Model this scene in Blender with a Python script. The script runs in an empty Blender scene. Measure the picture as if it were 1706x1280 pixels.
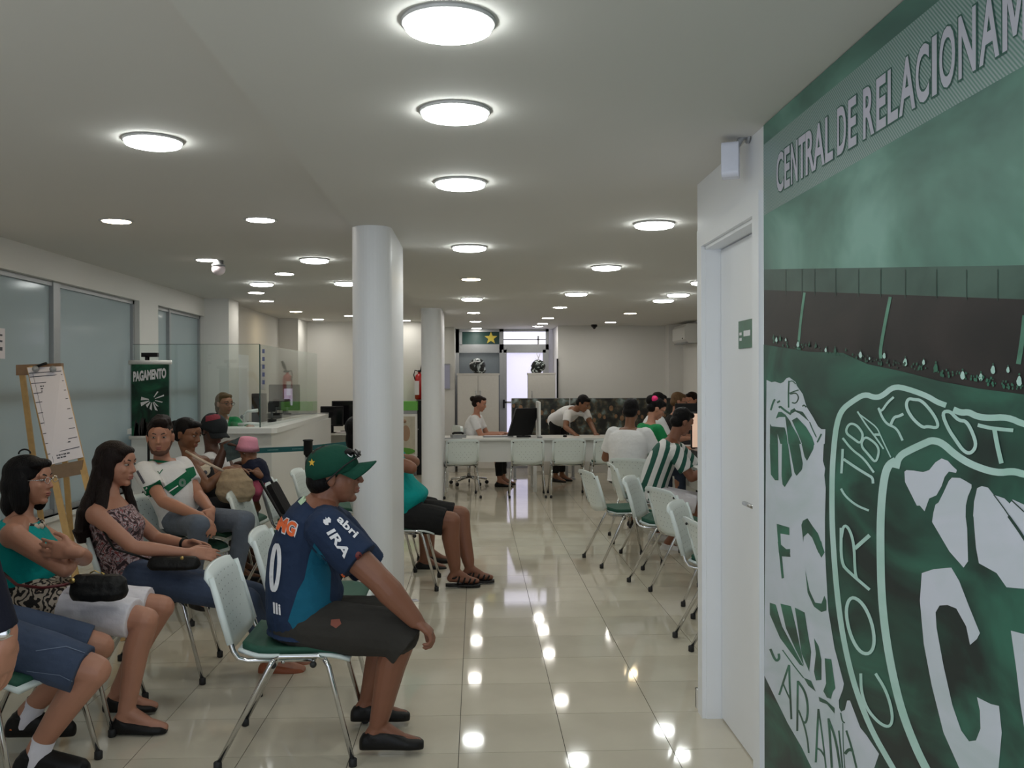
import bpy, bmesh, math, random
from mathutils import Vector, Matrix, noise
from mathutils.bvhtree import BVHTree
from mathutils.geometry import tessellate_polygon
random.seed(7)
V = Vector
SC = bpy.context.scene
COL = SC.collection
# ------------------------------------------------------------ camera
FPX = 1550.0
CAMZ = 1.54
cam_d = bpy.data.cameras.new('camera')
cam_d.sensor_width = 36.0
cam_d.lens = FPX / 1706 * 36.0
cam_d.clip_start = 0.05
cam_d.clip_end = 100
cam = bpy.data.objects.new('camera', cam_d)
COL.objects.link(cam)
CAM_R = (Matrix.Rotation(-math.atan(59 / FPX), 3, 'Z')
         @ Matrix.Rotation(math.radians(90) - math.atan(5 / FPX), 3, 'X')
         @ Matrix.Rotation(-0.003, 3, 'Z'))
CAM_P = V((0, 0, CAMZ))
cam.matrix_world = Matrix.Translation(CAM_P) @ CAM_R.to_4x4()
SC.camera = cam


def ray(u, v):
    return CAM_R @ V(((u - 853) / FPX, -(v - 640) / FPX, -1.0))


def at(u, v, Y):
    d = ray(u, v)
    return CAM_P + d * (Y / d.y)


def at_x(u, v, X):
    d = ray(u, v)
    return CAM_P + d * (X / d.x)


def at_z(u, v, Z):
    d = ray(u, v)
    return CAM_P + d * ((Z - CAMZ) / d.z)


# ------------------------------------------------------------ world and exposure
W = bpy.data.worlds.new('world')
SC.world = W
W.use_nodes = True
_bg = W.node_tree.nodes['Background']
_bg.inputs[0].default_value = (0.80, 0.88, 1.0, 1)
_bg.inputs[1].default_value = 1.35
SC.view_settings.view_transform = 'Standard'
SC.view_settings.look = 'None'
SC.view_settings.exposure = 0.3
SC.view_settings.gamma = 1.0
SC.view_settings.use_curve_mapping = False
SC.cycles.use_denoising = True
SC.cycles.max_bounces = 8
SC.cycles.diffuse_bounces = 5
SC.cycles.glossy_bounces = 4
SC.cycles.transparent_max_bounces = 12
SC.cycles.sample_clamp_indirect = 6
SC.cycles.caustics_reflective = False
SC.cycles.caustics_refractive = False
LAMP = 24.0     # radiance of the ceiling lamps


# ------------------------------------------------------------ materials
def s2l(c):
    c = c / 255.0
    return c / 12.92 if c <= 0.04045 else ((c + 0.055) / 1.055) ** 2.4


def ph(r, g, b, k=2.0):
    """albedo from the colour a surface shows in the photograph"""
    return tuple(min(0.86, s2l(x) * k) for x in (r, g, b)) + (1,)


def newmat(name):
    m = bpy.data.materials.new(name)
    m.use_nodes = True
    nt = m.node_tree
    return m, nt, nt.nodes['Principled BSDF']


def mat(name, col, rough=0.5, metal=0.0, var=0.06, scale=30.0, bump=0.0, bscale=None, spec=None, coat=0.0):
    m, nt, b = newmat(name)
    N, L = nt.nodes, nt.links
    tc = N.new('ShaderNodeTexCoord')
    nz = N.new('ShaderNodeTexNoise')
    nz.inputs['Scale'].default_value = scale
    nz.inputs['Detail'].default_value = 3
    L.new(tc.outputs['Object'], nz.inputs['Vector'])
    mx = N.new('ShaderNodeMixRGB')
    mx.inputs[1].default_value = tuple(c * (1 - var) for c in col[:3]) + (1,)
    mx.inputs[2].default_value = tuple(min(1, c * (1 + var)) for c in col[:3]) + (1,)
    L.new(nz.outputs[0], mx.inputs[0])
    L.new(mx.outputs[0], b.inputs['Base Color'])
    b.inputs['Roughness'].default_value = rough
    b.inputs['Metallic'].default_value = metal
    if spec is not None:
        b.inputs['Specular IOR Level'].default_value = spec
    if coat:
        b.inputs['Coat Weight'].default_value = coat
    if bump:
        n2 = N.new('ShaderNodeTexNoise')
        n2.inputs['Scale'].default_value = bscale or scale
        n2.inputs['Detail'].default_value = 4
        L.new(tc.outputs['Object'], n2.inputs['Vector'])
        bp = N.new('ShaderNodeBump')
        bp.inputs['Strength'].default_value = bump
        bp.inputs['Distance'].default_value = 0.01
        L.new(n2.outputs[0], bp.inputs['Height'])
        L.new(bp.outputs[0], b.inputs['Normal'])
    return m


def emit(name, col, s):
    m, nt, b = newmat(name)
    b.inputs['Base Color'].default_value = (0.8, 0.8, 0.8, 1)
    b.inputs['Emission Color'].default_value = col + (1,)
    b.inputs['Emission Strength'].default_value = s
    return m


def glass(name, tint=(0.95, 0.985, 0.975), refl=0.08):
    m, nt, b = newmat(name)
    N, L = nt.nodes, nt.links
    N.remove(b)
    tr = N.new('ShaderNodeBsdfTransparent')
    tr.inputs[0].default_value = tint + (1,)
    gl = N.new('ShaderNodeBsdfGlossy')
    gl.inputs['Roughness'].default_value = 0.02
    fr = N.new('ShaderNodeFresnel')
    fr.inputs[0].default_value = 1.5
    ad = N.new('ShaderNodeMath')
    ad.operation = 'MULTIPLY_ADD'
    ad.inputs[1].default_value = 1.0
    ad.inputs[2].default_value = refl * 0.3
    L.new(fr.outputs[0], ad.inputs[0])
    mn = N.new('ShaderNodeMath')
    mn.operation = 'MINIMUM'
    mn.inputs[1].default_value = 0.38
    L.new(ad.outputs[0], mn.inputs[0])
    mx = N.new('ShaderNodeMixShader')
    L.new(mn.outputs[0], mx.inputs[0])
    L.new(tr.outputs[0], mx.inputs[1])
    L.new(gl.outputs[0], mx.inputs[2])
    L.new(mx.outputs[0], N['Material Output'].inputs[0])
    return m


M = {}
M['wall'] = mat('wall_paint', (0.70, 0.69, 0.66, 1), 0.6, var=0.02, scale=3, bump=0.05, bscale=120)
M['ceil'] = mat('ceiling_paint', (0.66, 0.65, 0.62, 1), 0.85, var=0.015, scale=2)
M['white'] = mat('white_laminate', (0.74, 0.74, 0.72, 1), 0.35, var=0.02, scale=4)
M['column'] = mat('column_paint', (0.76, 0.77, 0.79, 1), 0.45, var=0.02, scale=3)
M['door'] = mat('door_paint', (0.80, 0.82, 0.85, 1), 0.4, var=0.02, scale=3)
M['plastic'] = mat('white_plastic', (0.68, 0.75, 0.74, 1), 0.32, var=0.02, scale=8)
M['hole'] = mat('dark_hole', (0.16, 0.19, 0.19, 1), 0.8)
M['pad'] = mat('green_upholstery', (0.012, 0.075, 0.045, 1), 0.7, var=0.15, scale=60, bump=0.2, bscale=300)
M['chrome'] = mat('chrome', (0.62, 0.62, 0.62, 1), 0.12, 1.0, var=0.03)
M['rubber'] = mat('black_rubber', (0.012, 0.012, 0.013, 1), 0.6)
M['black'] = mat('black_plastic', (0.008, 0.008, 0.009, 1), 0.4, spec=.25)
M['screen'] = mat('dark_screen', (0.006, 0.006, 0.008, 1), 0.12)
M['grey'] = mat('grey_metal', (0.30, 0.31, 0.32, 1), 0.4, 0.3)
M['alu'] = mat('aluminium_frame', (0.36, 0.37, 0.38, 1), 0.4, 0.4)
M['wood'] = mat('pine_wood', (0.52, 0.33, 0.13, 1), 0.55, var=0.25, scale=18, bump=0.1)
M['paper'] = mat('paper', (0.74, 0.70, 0.74, 1), 0.8, var=0.02)
M['ink'] = mat('ink', (0.08, 0.08, 0.10, 1), 0.8)
M['glass'] = glass('clear_glass')
M['white_print'] = mat('white_print', (0.75, 0.75, 0.78, 1), 0.6)
M['gold'] = mat('brass_metal', (0.6, 0.42, 0.15, 1), 0.3, 0.9)


# ------------------------------------------------------------ mesh builder
BENCH = bpy.data.scenes.new('workbench')   # an empty scene where surfaces are grown, removed at the end


class MB:
    def __init__(s):
        s.v = []
        s.f = []
        s.sm = []

    def add(s, vs, fs, smooth=False):
        o = len(s.v)
        s.v += [tuple(x) for x in vs]
        s.f += [tuple(i + o for i in f) for f in fs]
        s.sm += [smooth] * len(fs)
        return s

    def box(s, x0, x1, y0, y1, z0, z1):
        vs = [(x, y, z) for x in (x0, x1) for y in (y0, y1) for z in (z0, z1)]
        return s.add(vs, [(0, 1, 3, 2), (4, 6, 7, 5), (0, 4, 5, 1), (2, 3, 7, 6), (0, 2, 6, 4), (1, 5, 7, 3)])

    def bbox(s, c, ax, ay, az, m=None):
        """oriented box: centre, half vectors; bevelled by m on the ax/ay outline"""
        c = V(c)
        if not m:
            vs = [c + ax * i + ay * j + az * k for i in (-1, 1) for j in (-1, 1) for k in (-1, 1)]
            return s.add(vs, [(0, 1, 3, 2), (4, 6, 7, 5), (0, 4, 5, 1), (2, 3, 7, 6), (0, 2, 6, 4), (1, 5, 7, 3)])
        return s.prism(rrect(ax.length, ay.length, m), c, ax.normalized(), ay.normalized(), az)

    def prism(s, pts, c, ex, ey, h):
        """2D outline pts in plane (ex, ey) at c, thickness from -h to +h (vector)"""
        c = V(c)
        n = len(pts)
        a = [c + ex * p[0] + ey * p[1] - h for p in pts]
        b = [c + ex * p[0] + ey * p[1] + h for p in pts]
        fs = [tuple(range(n - 1, -1, -1)), tuple(range(n, 2 * n))]
        fs += [(i, (i + 1) % n, n + (i + 1) % n, n + i) for i in range(n)]
        return s.add(a + b, fs)

    def tube(s, path, r, n=8, cap=True):
        P = [V(p) for p in path]
        rs = r if isinstance(r, (list, tuple)) else [r] * len(P)
        vs = []
        up = None
        for i, p in enumerate(P):
            t = (P[min(i + 1, len(P) - 1)] - P[max(i - 1, 0)])
            t = t.normalized() if t.length > 1e-9 else V((0, 0, 1))
            if up is None:
                up = t.orthogonal().normalized()
            up = (up - t * up.dot(t))
            up = up.normalized() if up.length > 1e-6 else t.orthogonal().normalized()
            w = t.cross(up)
            for k in range(n):
                a = 2 * math.pi * k / n
                vs.append(p + (up * math.cos(a) + w * math.sin(a)) * rs[i])
        fs = []
        for i in range(len(P) - 1):
            for k in range(n):
                k2 = (k + 1) % n
                fs.append((i * n + k, i * n + k2, (i + 1) * n + k2, (i + 1) * n + k))
        if cap:
            fs.append(tuple(range(n - 1, -1, -1)))
            fs.append(tuple(range((len(P) - 1) * n, len(P) * n)))
        return s.add(vs, fs, True)

    def lathe(s, prof, c=(0, 0, 0), n=24, ax=V((0, 0, 1))):
        """prof: (r, h) list"""
        c = V(c)
        ex = ax.orthogonal().normalized()
        ey = ax.cross(ex).normalized()
        vs = []
        for r, h in prof:
            for k in range(n):
                a = 2 * math.pi * k / n
                vs.append(c + ax * h + (ex * math.cos(a) + ey * math.sin(a)) * r)
        fs = []
        m = len(prof)
        for i in range(m - 1):
            for k in range(n):
                k2 = (k + 1) % n
                fs.append((i * n + k, i * n + k2, (i + 1) * n + k2, (i + 1) * n + k))
        fs.append(tuple(range(n - 1, -1, -1)))
        fs.append(tuple(range((m - 1) * n, m * n)))
        return s.add(vs, fs, True)

    def ell(s, c, ax, ay, az, n=16, m=10):
        c = V(c)
        vs = [c - az]
        for i in range(1, m):
            t = math.pi * i / m
            for k in range(n):
                a = 2 * math.pi * k / n
                vs.append(c + ax * (math.sin(t) * math.cos(a)) + ay * (math.sin(t) * math.sin(a)) - az * math.cos(t))
        vs.append(c + az)
        fs = [(0, 1 + (k + 1) % n, 1 + k) for k in range(n)]
        for i in range(m - 2):
            for k in range(n):
                k2 = (k + 1) % n
                a = 1 + i * n
                fs.append((a + k, a + k2, a + n + k2, a + n + k))
        a = 1 + (m - 2) * n
        fs += [(a + k, a + (k + 1) % n, len(vs) - 1) for k in range(n)]
        return s.add(vs, fs, True)

    def sph(s, c, r, n=12, m=8):
        return s.ell(c, V((r, 0, 0)), V((0, r, 0)), V((0, 0, r)), n, m)

    def rc(s, p0, r0, p1, r1, n=14, flat0=False, flat1=False):
        """tapered capsule"""
        p0, p1 = V(p0), V(p1)
        t = (p1 - p0)
        if t.length < 1e-5:
            return s.sph(p0, max(r0, r1))
        t.normalize()
        path, rs = [], []
        if not flat0:
            for a in (88, 60, 30):
                path.append(p0 - t * r0 * math.sin(math.radians(a)))
                rs.append(r0 * math.cos(math.radians(a)))
        path += [p0, p1]
        rs += [r0, r1]
        if not flat1:
            for a in (30, 60, 88):
                path.append(p1 + t * r1 * math.sin(math.radians(a)))
                rs.append(r1 * math.cos(math.radians(a)))
        return s.tube(path, rs, n)

    def loft(s, rings, n=28, exp=2.0):
        """rings: (centre, halfwidth vector, halfdepth vector)"""
        vs = []
        for c, A, B in rings:
            for k in range(n):
                a = 2 * math.pi * k / n
                ca, sa = math.cos(a), math.sin(a)
                e = 2.0 / exp
                vs.append(V(c) + A * (math.copysign(abs(ca) ** e, ca)) + B * (math.copysign(abs(sa) ** e, sa)))
        fs = []
        m = len(rings)
        for i in range(m - 1):
            for k in range(n):
                k2 = (k + 1) % n
                fs.append((i * n + k, i * n + k2, (i + 1) * n + k2, (i + 1) * n + k))
        fs.append(tuple(range(n - 1, -1, -1)))
        fs.append(tuple(range((m - 1) * n, m * n)))
        return s.add(vs, fs, True)

    def mesh(s, name, m=None, off=V((0, 0, 0)), bev=0):
        me = bpy.data.meshes.new(name)
        me.from_pydata([(a - off.x, b - off.y, c - off.z) for a, b, c in s.v], [], s.f)
        me.polygons.foreach_set('use_smooth', s.sm)
        bm = bmesh.new()
        bm.from_mesh(me)
        bmesh.ops.recalc_face_normals(bm, faces=bm.faces)
        if bev:
            bmesh.ops.bevel(bm, geom=list(bm.edges), offset=bev, segments=2, affect='EDGES', profile=0.5)
        bm.to_mesh(me)
        bm.free()
        if m:
            me.materials.append(m)
        return me

    def build(s, name, m=None, parent=None, off=V((0, 0, 0)), bev=0, **tags):
        o = bpy.data.objects.new(name, s.mesh(name, m, off, bev))
        COL.objects.link(o)
        if parent is not None:
            o.parent = parent
        elif off.length:
            o.location = off
        for k, x in tags.items():
            o[k] = x
        return o

    def remeshed(s, name, m, vox, smooth=4, off=V((0, 0, 0)), parent=None, zmin=None, fold=0.0, **tags):
        """one continuous surface grown round everything added so far"""
        me = bpy.data.meshes.new(name + '_src')
        me.from_pydata([(a - off.x, b - off.y, c - off.z) for a, b, c in s.v], [], s.f)
        bm = bmesh.new()
        bm.from_mesh(me)
        bmesh.ops.recalc_face_normals(bm, faces=bm.faces)
        bm.to_mesh(me)
        bm.free()
        o = bpy.data.objects.new(name + '_src', me)
        BENCH.collection.objects.link(o)
        r = o.modifiers.new('r', 'REMESH')
        r.mode = 'VOXEL'
        r.voxel_size = vox
        r.adaptivity = 0.0
        if smooth:
            sm = o.modifiers.new('s', 'SMOOTH')
            sm.factor = 0.5
            sm.iterations = smooth
        BENCH.view_layers[0].update()
        dg = BENCH.view_layers[0].depsgraph
        me2 = bpy.data.meshes.new_from_object(o.evaluated_get(dg))
        bpy.data.objects.remove(o)
        bpy.data.meshes.remove(me)
        me2.name = name
        me2.materials.clear()
        me2.materials.append(m)
        if zmin is not None or fold:
            nrms = [tuple(x.vector) for x in me2.vertex_normals]
            cos = []
            for vv, nn in zip(me2.vertices, nrms):
                p = vv.co.copy()
                if fold:
                    q = p + off
                    w = noise.noise(V((q.x * 9, q.y * 9, q.z * 26))) * 0.6 + noise.noise(V((q.x * 30, q.y * 30, q.z * 42))) * 0.4
                    p += V(nn) * (w * fold)
                if zmin is not None and p.z + off.z < zmin:
                    p.z = zmin - off.z
                cos += [p.x, p.y, p.z]
            me2.vertices.foreach_set('co', cos)
        me2.polygons.foreach_set('use_smooth', [True] * len(me2.polygons))
        o = bpy.data.objects.new(name, me2)
        COL.objects.link(o)
        if parent is not None:
            o.parent = parent
        else:
            o.location = off
        for k, x in tags.items():
            o[k] = x
        return o


def rrect(a, b, r, k=4):
    pts = []
    for cx, cy, s in ((a - r, b - r, 0), (-a + r, b - r, 90), (-a + r, -b + r, 180), (a - r, -b + r, 270)):
        for i in range(k + 1):
            t = math.radians(s + 90 * i / k)
            pts.append((cx + r * math.cos(t), cy + r * math.sin(t)))
    return pts


def thing(name, label, cat, loc=(0, 0, 0), rz=0.0, group=None):
    o = bpy.data.objects.new(name, None)
    COL.objects.link(o)
    o.location = loc
    o.rotation_euler = (0, 0, rz)
    o['label'] = label
    o['category'] = cat
    if group:
        o['group'] = group
    return o


def struct(name, mb, m, parent=None, bev=0):
    o = mb.build(name, m, parent, bev=bev)
    if parent is None:
        o['kind'] = 'structure'
    return o


def dup(root, loc=None, rz=None, label=None, group=None):
    def rec(o, par):
        c = o.copy()
        COL.objects.link(c)
        if par is not None:
            c.parent = par
        for ch in list(o.children):
            rec(ch, c)
        return c
    r = rec(root, None)
    if loc is not None:
        r.location = loc
    if rz is not None:
        r.rotation_euler = (0, 0, rz)
    if label:
        r['label'] = label
    if group:
        r['group'] = group
    return r


def glyph_mesh(ch, bold=0.0):
    cu = bpy.data.curves.new('glyph', 'FONT')
    cu.body = ch
    cu.offset = bold
    cu.resolution_u = 4
    o = bpy.data.objects.new('glyph', cu)
    COL.objects.link(o)
    dg = bpy.context.evaluated_depsgraph_get()
    me = bpy.data.meshes.new_from_object(o.evaluated_get(dg))
    vs = [tuple(v.co) for v in me.vertices]
    fs = [tuple(p.vertices) for p in me.polygons]
    bpy.data.objects.remove(o)
    bpy.data.curves.remove(cu)
    bpy.data.meshes.remove(me)
    return vs, fs


def text_quad(mb, txt, fn, bold=0.02, shrink=0.0):
    """add the flat text to mb; fn maps (s, t) in the unit square of the text's box to a point"""
    vs, fs = glyph_mesh(txt, bold)
    if not vs:
        return
    x0 = min(v[0] for v in vs); x1 = max(v[0] for v in vs)
    y0 = min(v[1] for v in vs); y1 = max(v[1] for v in vs)
    mb.add([fn((v[0] - x0) / (x1 - x0), (v[1] - y0) / (y1 - y0)) for v in vs], fs)


def decal(name, m, parent, polys, target, offd=0.003, sub=0.03, root=None):
    """print on a curved surface: polys = list of (verts in photo pixels, faces), laid on the target mesh"""
    dg = bpy.context.evaluated_depsgraph_get()
    me = target.data
    off = V(root)
    bvh = BVHTree.FromPolygons([v.co + off for v in me.vertices], [tuple(p.vertices) for p in me.polygons])
    bm = bmesh.new()
    for vs, fs in polys:
        bv = [bm.verts.new((x, y, 0)) for x, y in vs]
        for f in fs:
            try:
                bm.faces.new([bv[i] for i in f])
            except ValueError:
                pass
    bmesh.ops.triangulate(bm, faces=bm.faces)
    for _ in range(4):
        es = [e for e in bm.edges if e.calc_length() > sub]
        if not es:
            break
        bmesh.ops.subdivide_edges(bm, edges=es, cuts=1, use_grid_fill=False)
        bmesh.ops.triangulate(bm, faces=bm.faces)
    bad = []
    for v in bm.verts:
        d = ray(v.co.x, v.co.y).normalized()
        hit = bvh.ray_cast(CAM_P, d)
        if hit[0] is None:
            bad.append(v)
        else:
            nrm = hit[1]
            if nrm.dot(d) > 0:
                nrm = -nrm
            v.co = hit[0] + nrm * offd - off
    bmesh.ops.delete(bm, geom=bad, context='VERTS')
    bmesh.ops.recalc_face_normals(bm, faces=bm.faces)
    me2 = bpy.data.meshes.new(name)
    bm.to_mesh(me2)
    bm.free()
    me2.materials.append(m)
    o = bpy.data.objects.new(name, me2)
    COL.objects.link(o)
    o.parent = parent
    return o


def px_text(txt, p0, px, py, bold=0.02):
    """text polygons in photo pixels: p0 lower-left corner, px along the line, py up"""
    vs, fs = glyph_mesh(txt, bold)
    x0 = min(v[0] for v in vs); x1 = max(v[0] for v in vs)
    y0 = min(v[1] for v in vs); y1 = max(v[1] for v in vs)
    out = []
    for v in vs:
        a = (v[0] - x0) / (x1 - x0); b = (v[1] - y0) / (y1 - y0)
        out.append((p0[0] + px[0] * a + py[0] * b, p0[1] + px[1] * a + py[1] * b))
    return out, fs
# ============================================================ the setting
ZC, ZH = 2.46, 2.55        # lower ceiling over the aisle, higher ceiling on the left
XS = -0.737                # edge of the lower ceiling
XL = -3.29                 # window wall
XR = 1.04                  # mural wall
YB = -1.2
# floor: grout bed and single tiles
TX, TY = 0.445, 0.437
X0, Y0 = -0.0785, 3.85
m_tile, nt, b = newmat('polished_tile')
N, L = nt.nodes, nt.links
oi = N.new('ShaderNodeObjectInfo')
tc = N.new('ShaderNodeTexCoord')
nz = N.new('ShaderNodeTexNoise'); nz.inputs['Scale'].default_value = 2.5; nz.inputs['Detail'].default_value = 5
L.new(tc.outputs['Object'], nz.inputs['Vector'])
cr = N.new('ShaderNodeValToRGB')
cr.color_ramp.elements[0].position = 0.3; cr.color_ramp.elements[0].color = (0.56, 0.51, 0.41, 1)
cr.color_ramp.elements[1].position = 0.75; cr.color_ramp.elements[1].color = (0.65, 0.60, 0.49, 1)
L.new(nz.outputs[0], cr.inputs[0])
hs = N.new('ShaderNodeHueSaturation')
mr = N.new('ShaderNodeMapRange'); mr.inputs[3].default_value = 0.95; mr.inputs[4].default_value = 1.05
L.new(oi.outputs['Random'], mr.inputs[0]); L.new(mr.outputs[0], hs.inputs['Value'])
L.new(cr.outputs[0], hs.inputs['Color']); L.new(hs.outputs[0], b.inputs['Base Color'])
b.inputs['Roughness'].default_value = 0.055
b.inputs['Specular IOR Level'].default_value = 0.5
M['tile'] = m_tile
M['grout'] = mat('grout', (0.10, 0.09, 0.075, 1), 0.9)
floor = struct('floor', MB().box(-4.2, 4.2, YB, 17.2, -0.08, -0.004), M['grout'])
g = 0.0016
tile_me = MB().add([(-TX/2+g, -TY/2+g, 0), (TX/2-g, -TY/2+g, 0), (TX/2-g, TY/2-g, 0), (-TX/2+g, TY/2-g, 0),
                    (-TX/2+g, -TY/2+g, -.006), (TX/2-g, -TY/2+g, -.006), (TX/2-g, TY/2-g, -.006), (-TX/2+g, TY/2-g, -.006)],
                   [(0, 1, 2, 3), (0, 4, 5, 1), (1, 5, 6, 2), (2, 6, 7, 3), (3, 7, 4, 0)]).mesh('tile', M['tile'])
far = MB()
for j in range(-12, 31):
    for i in range(-10, 10):
        cx, cy = X0 + (i + .5) * TX, Y0 + (j + .5) * TY
        if cx < -4.1 or cx > 4.1 or cy < YB or cy > 17:
            continue
        near = 2.75 < cy < 10.3 and -0.60 * cy - .3 < cx < 0.55 * cy + 0.1 and cx > XL - .2 and not (cx > XR + .25 and cy < 4.3)
        if near:
            t = bpy.data.objects.new('tile', tile_me)
            COL.objects.link(t); t.parent = floor; t.location = (cx, cy, 0)
        else:
            far.add([(cx-TX/2+g, cy-TY/2+g, 0), (cx+TX/2-g, cy-TY/2+g, 0), (cx+TX/2-g, cy+TY/2-g, 0), (cx-TX/2+g, cy+TY/2-g, 0)], [(0, 1, 2, 3)])
far.build('far_tile', M['tile'], floor, kind='stuff')

# ceilings
struct('ceiling', MB().box(XS, 4.2, YB, 17.2, ZC, ZC + .5), M['ceil'])
struct('ceiling', MB().box(-4.2, XS, YB, 17.2, ZH, ZH + .4), M['ceil'])

# left wall with its openings
SILL, HEAD = 0.50, 2.335
def yw(u):
    return at_x(u, 635, XL).y
w1a, w1m, w1b = yw(4), yw(104), yw(233)
w2a, w2m, w2b = yw(264), yw(290), yw(341)
wl = MB()
T = 0.22
wl.box(XL - T, XL, YB, 11.9, 0, SILL)
wl.box(XL - T, XL, YB, 11.9, HEAD, ZH + .1)
wl.box(XL - T, XL, YB, w1a - .04, SILL, HEAD)
wl.box(XL - T, XL, w1b, w2a, SILL, HEAD)
wl.box(XL - T, XL, w2b, 11.9, SILL, HEAD)
struct('wall_left', wl, M['wall'])
pier = MB().box(XL - .05, -3.0, 11.4, 11.87, 0, ZH + .05)
struct('wall_left_pier', pier, M['wall'])
struct('wall_left_back', MB().box(-3.4, -3.15, 11.87, 16.0, 0, ZH + .05).box(-3.15, -2.85, 15.0, 15.9, 0, ZH + .05), M['wall'])
# frosted panes that daylight passes into
mf, nt, b = newmat('frosted_glass')
N, L = nt.nodes, nt.links
df = N.new('ShaderNodeBsdfDiffuse'); df.inputs[0].default_value = (0.50, 0.55, 0.55, 1)
tl = N.new('ShaderNodeBsdfTranslucent'); tl.inputs[0].default_value = (0.40, 0.45, 0.44, 1)
gl = N.new('ShaderNodeBsdfGlossy'); gl.inputs['Roughness'].default_value = 0.12
mx = N.new('ShaderNodeMixShader'); mx.inputs[0].default_value = 0.45
m2 = N.new('ShaderNodeMixShader'); m2.inputs[0].default_value = 0.05
L.new(df.outputs[0], mx.inputs[1]); L.new(tl.outputs[0], mx.inputs[2])
L.new(mx.outputs[0], m2.inputs[1]); L.new(gl.outputs[0], m2.inputs[2])
L.new(m2.outputs[0], N['Material Output'].inputs[0]); N.remove(b)
M['frost'] = mf
wi = 0
for (a, mid, b_) in ((w1a, w1m, w1b), (w2a, w2m, w2b)):
    wi += 1
    fr = MB()
    xx0, xx1 = XL - .10, XL - .05
    fr.box(xx0, xx1, a - .04, a + .02, SILL, HEAD).box(xx0, xx1, b_ - .04, b_, SILL, HEAD)
    fr.box(xx0, xx1, a, b_, HEAD - .035, HEAD).box(xx0, xx1, a, b_, SILL, SILL + .04)
    fr.box(xx0, xx1 + .01, mid - .06 if wi == 1 else mid - .02, mid + .06 if wi == 1 else mid + .02, SILL, HEAD)
    w = struct('window_%d' % wi, fr, M['alu'])
    for p, q in ((a + .02, mid - .02), (mid + .02, b_ - .04)):
        MB().box(XL - .085, XL - .075, p, q, SILL + .04, HEAD - .03).build('pane', M['frost'], w)
    # handrail outside, seen blurred through the frosting
    MB().box(XL - .16, XL - .11, a, b_, 1.38, 1.47).build('outer_rail', M['grey'], w)
    MB().box(XL - .06, XL + .03, a - .05, b_, SILL - .03, SILL).build('sill', M['white'], w)

# columns on the edge of the lower ceiling: round front, flat sides
def stadium(x0, x1, y0, y1, k=10):
    r = (x1 - x0) / 2
    cx = (x0 + x1) / 2
    pts = [(cx + r * math.cos(t), y0 + r + r * math.sin(t)) for t in [math.pi + math.pi * i / (k * 2) for i in range(k * 2 + 1)]]
    return pts + [(x1, y1), (x0, y1)]
col1 = MB().prism(stadium(-0.742, -0.505, 5.50, 6.45), V((0, 0, 1.24)), V((1, 0, 0)), V((0, 1, 0)), V((0, 0, 1.24)))
c1 = struct('column', col1, M['column'])
for p in c1.data.polygons:
    p.use_smooth = False
col2 = MB().prism(stadium(-0.70, -0.44, 11.7, 12.8), V((0, 0, 1.24)), V((1, 0, 0)), V((0, 1, 0)), V((0, 0, 1.24)))
struct('column', col2, M['column'])

# far walls
struct('wall_back', MB().box(-3.3, -0.37, 15.8, 16.0, 0, ZH + .05), M['wall'])
struct('wall_back_right', MB().box(1.36, 3.6, 15.5, 15.7, 0, ZC).box(1.36, 1.44, 15.7, 16.6, 0, ZC).box(3.16, 3.45, 15.2, 15.5, 0, ZC), M['wall'])
struct('wall_niche', MB().box(-0.5, -0.37, 15.9, 16.6, 0, ZH).box(-.5, 1.44, 16.62, 16.7, 0, ZH), M['wall'])
struct('wall_right_back', MB().box(3.4, 3.6, 4.2, 15.5, 0, ZC), M['wall'])
# mural wall with the recessed door
DY0, DY1, DH = 3.43, 4.20, 2.13
rw = MB()
rw.box(XR, XR + .25, YB, DY0 - .02, 0, ZC)
rw.box(XR, XR + .25, DY1 + .0, 4.34, 0, ZC)
rw.box(XR, XR + .25, DY0 - .02, DY1, DH + .03, ZC)
rw.box(XR + .25, 3.5, 4.2, 4.34, 0, ZC)
struct('wall_right', rw, M['door'])
struct('baseboard_right', MB().box(XR - .012, XR, DY1 + .085, 4.352, 0, .09).box(XR - .012, 3.4, 4.34, 4.352, 0, .09), M['white'])
struct('baseboard_left', MB().box(XL, XL + .012, YB, 11.4, 0, .09), M['white'])
# door
d = struct('door_1', MB().box(XR + .07, XR + .105, DY0, DY1 - .015, 0.008, DH), M['door'])
fr = MB()
fr.box(XR - .018, XR + .004, DY1 - .005, DY1 + .075, 0, DH + .1)
fr.box(XR - .018, XR + .004, DY0 - .095, DY0 - .015, 0, DH + .1)
fr.box(XR - .018, XR + .004, DY0 - .015, DY1 - .005, DH + .02, DH + .1)
fr.box(XR, XR + .12, DY1 - .012, DY1, 0, DH + .02).box(XR, XR + .12, DY0 - .02, DY0 - .005, 0, DH + .02)
fr.box(XR, XR + .12, DY0 - .02, DY1, DH + .005, DH + .03)
fr.build('door_frame', M['door'], d, bev=.0)
hz = at_x(1258, 842, XR + .04)
MB().tube([(XR + .07, 3.52, hz.z), (XR + .02, 3.52, hz.z), (XR + .015, 3.535, hz.z), (XR + .015, 3.64, hz.z)], .009).lathe([(.024, 0), (.024, .008)], (XR + .062, 3.52, hz.z), 16, V((1, 0, 0))).build('door_handle', M['chrome'], d)
s0, s1 = at_x(1231, 536, XR + .066), at_x(1258, 578, XR + .066)
M['sign'] = mat('green_sign', (0.02, 0.13, 0.075, 1), 0.3, var=.4, scale=15)
MB().box(XR + .064, XR + .070, s1.y, s0.y, s1.z, s0.z).build('door_sign', M['sign'], d, label='small green sign plate')
pm = MB()
for z0, z1, y0, y1 in ((.30, .45, .35, .7), ):
    pass
H = s0.z - s1.z; Wd = s0.y - s1.y
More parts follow.
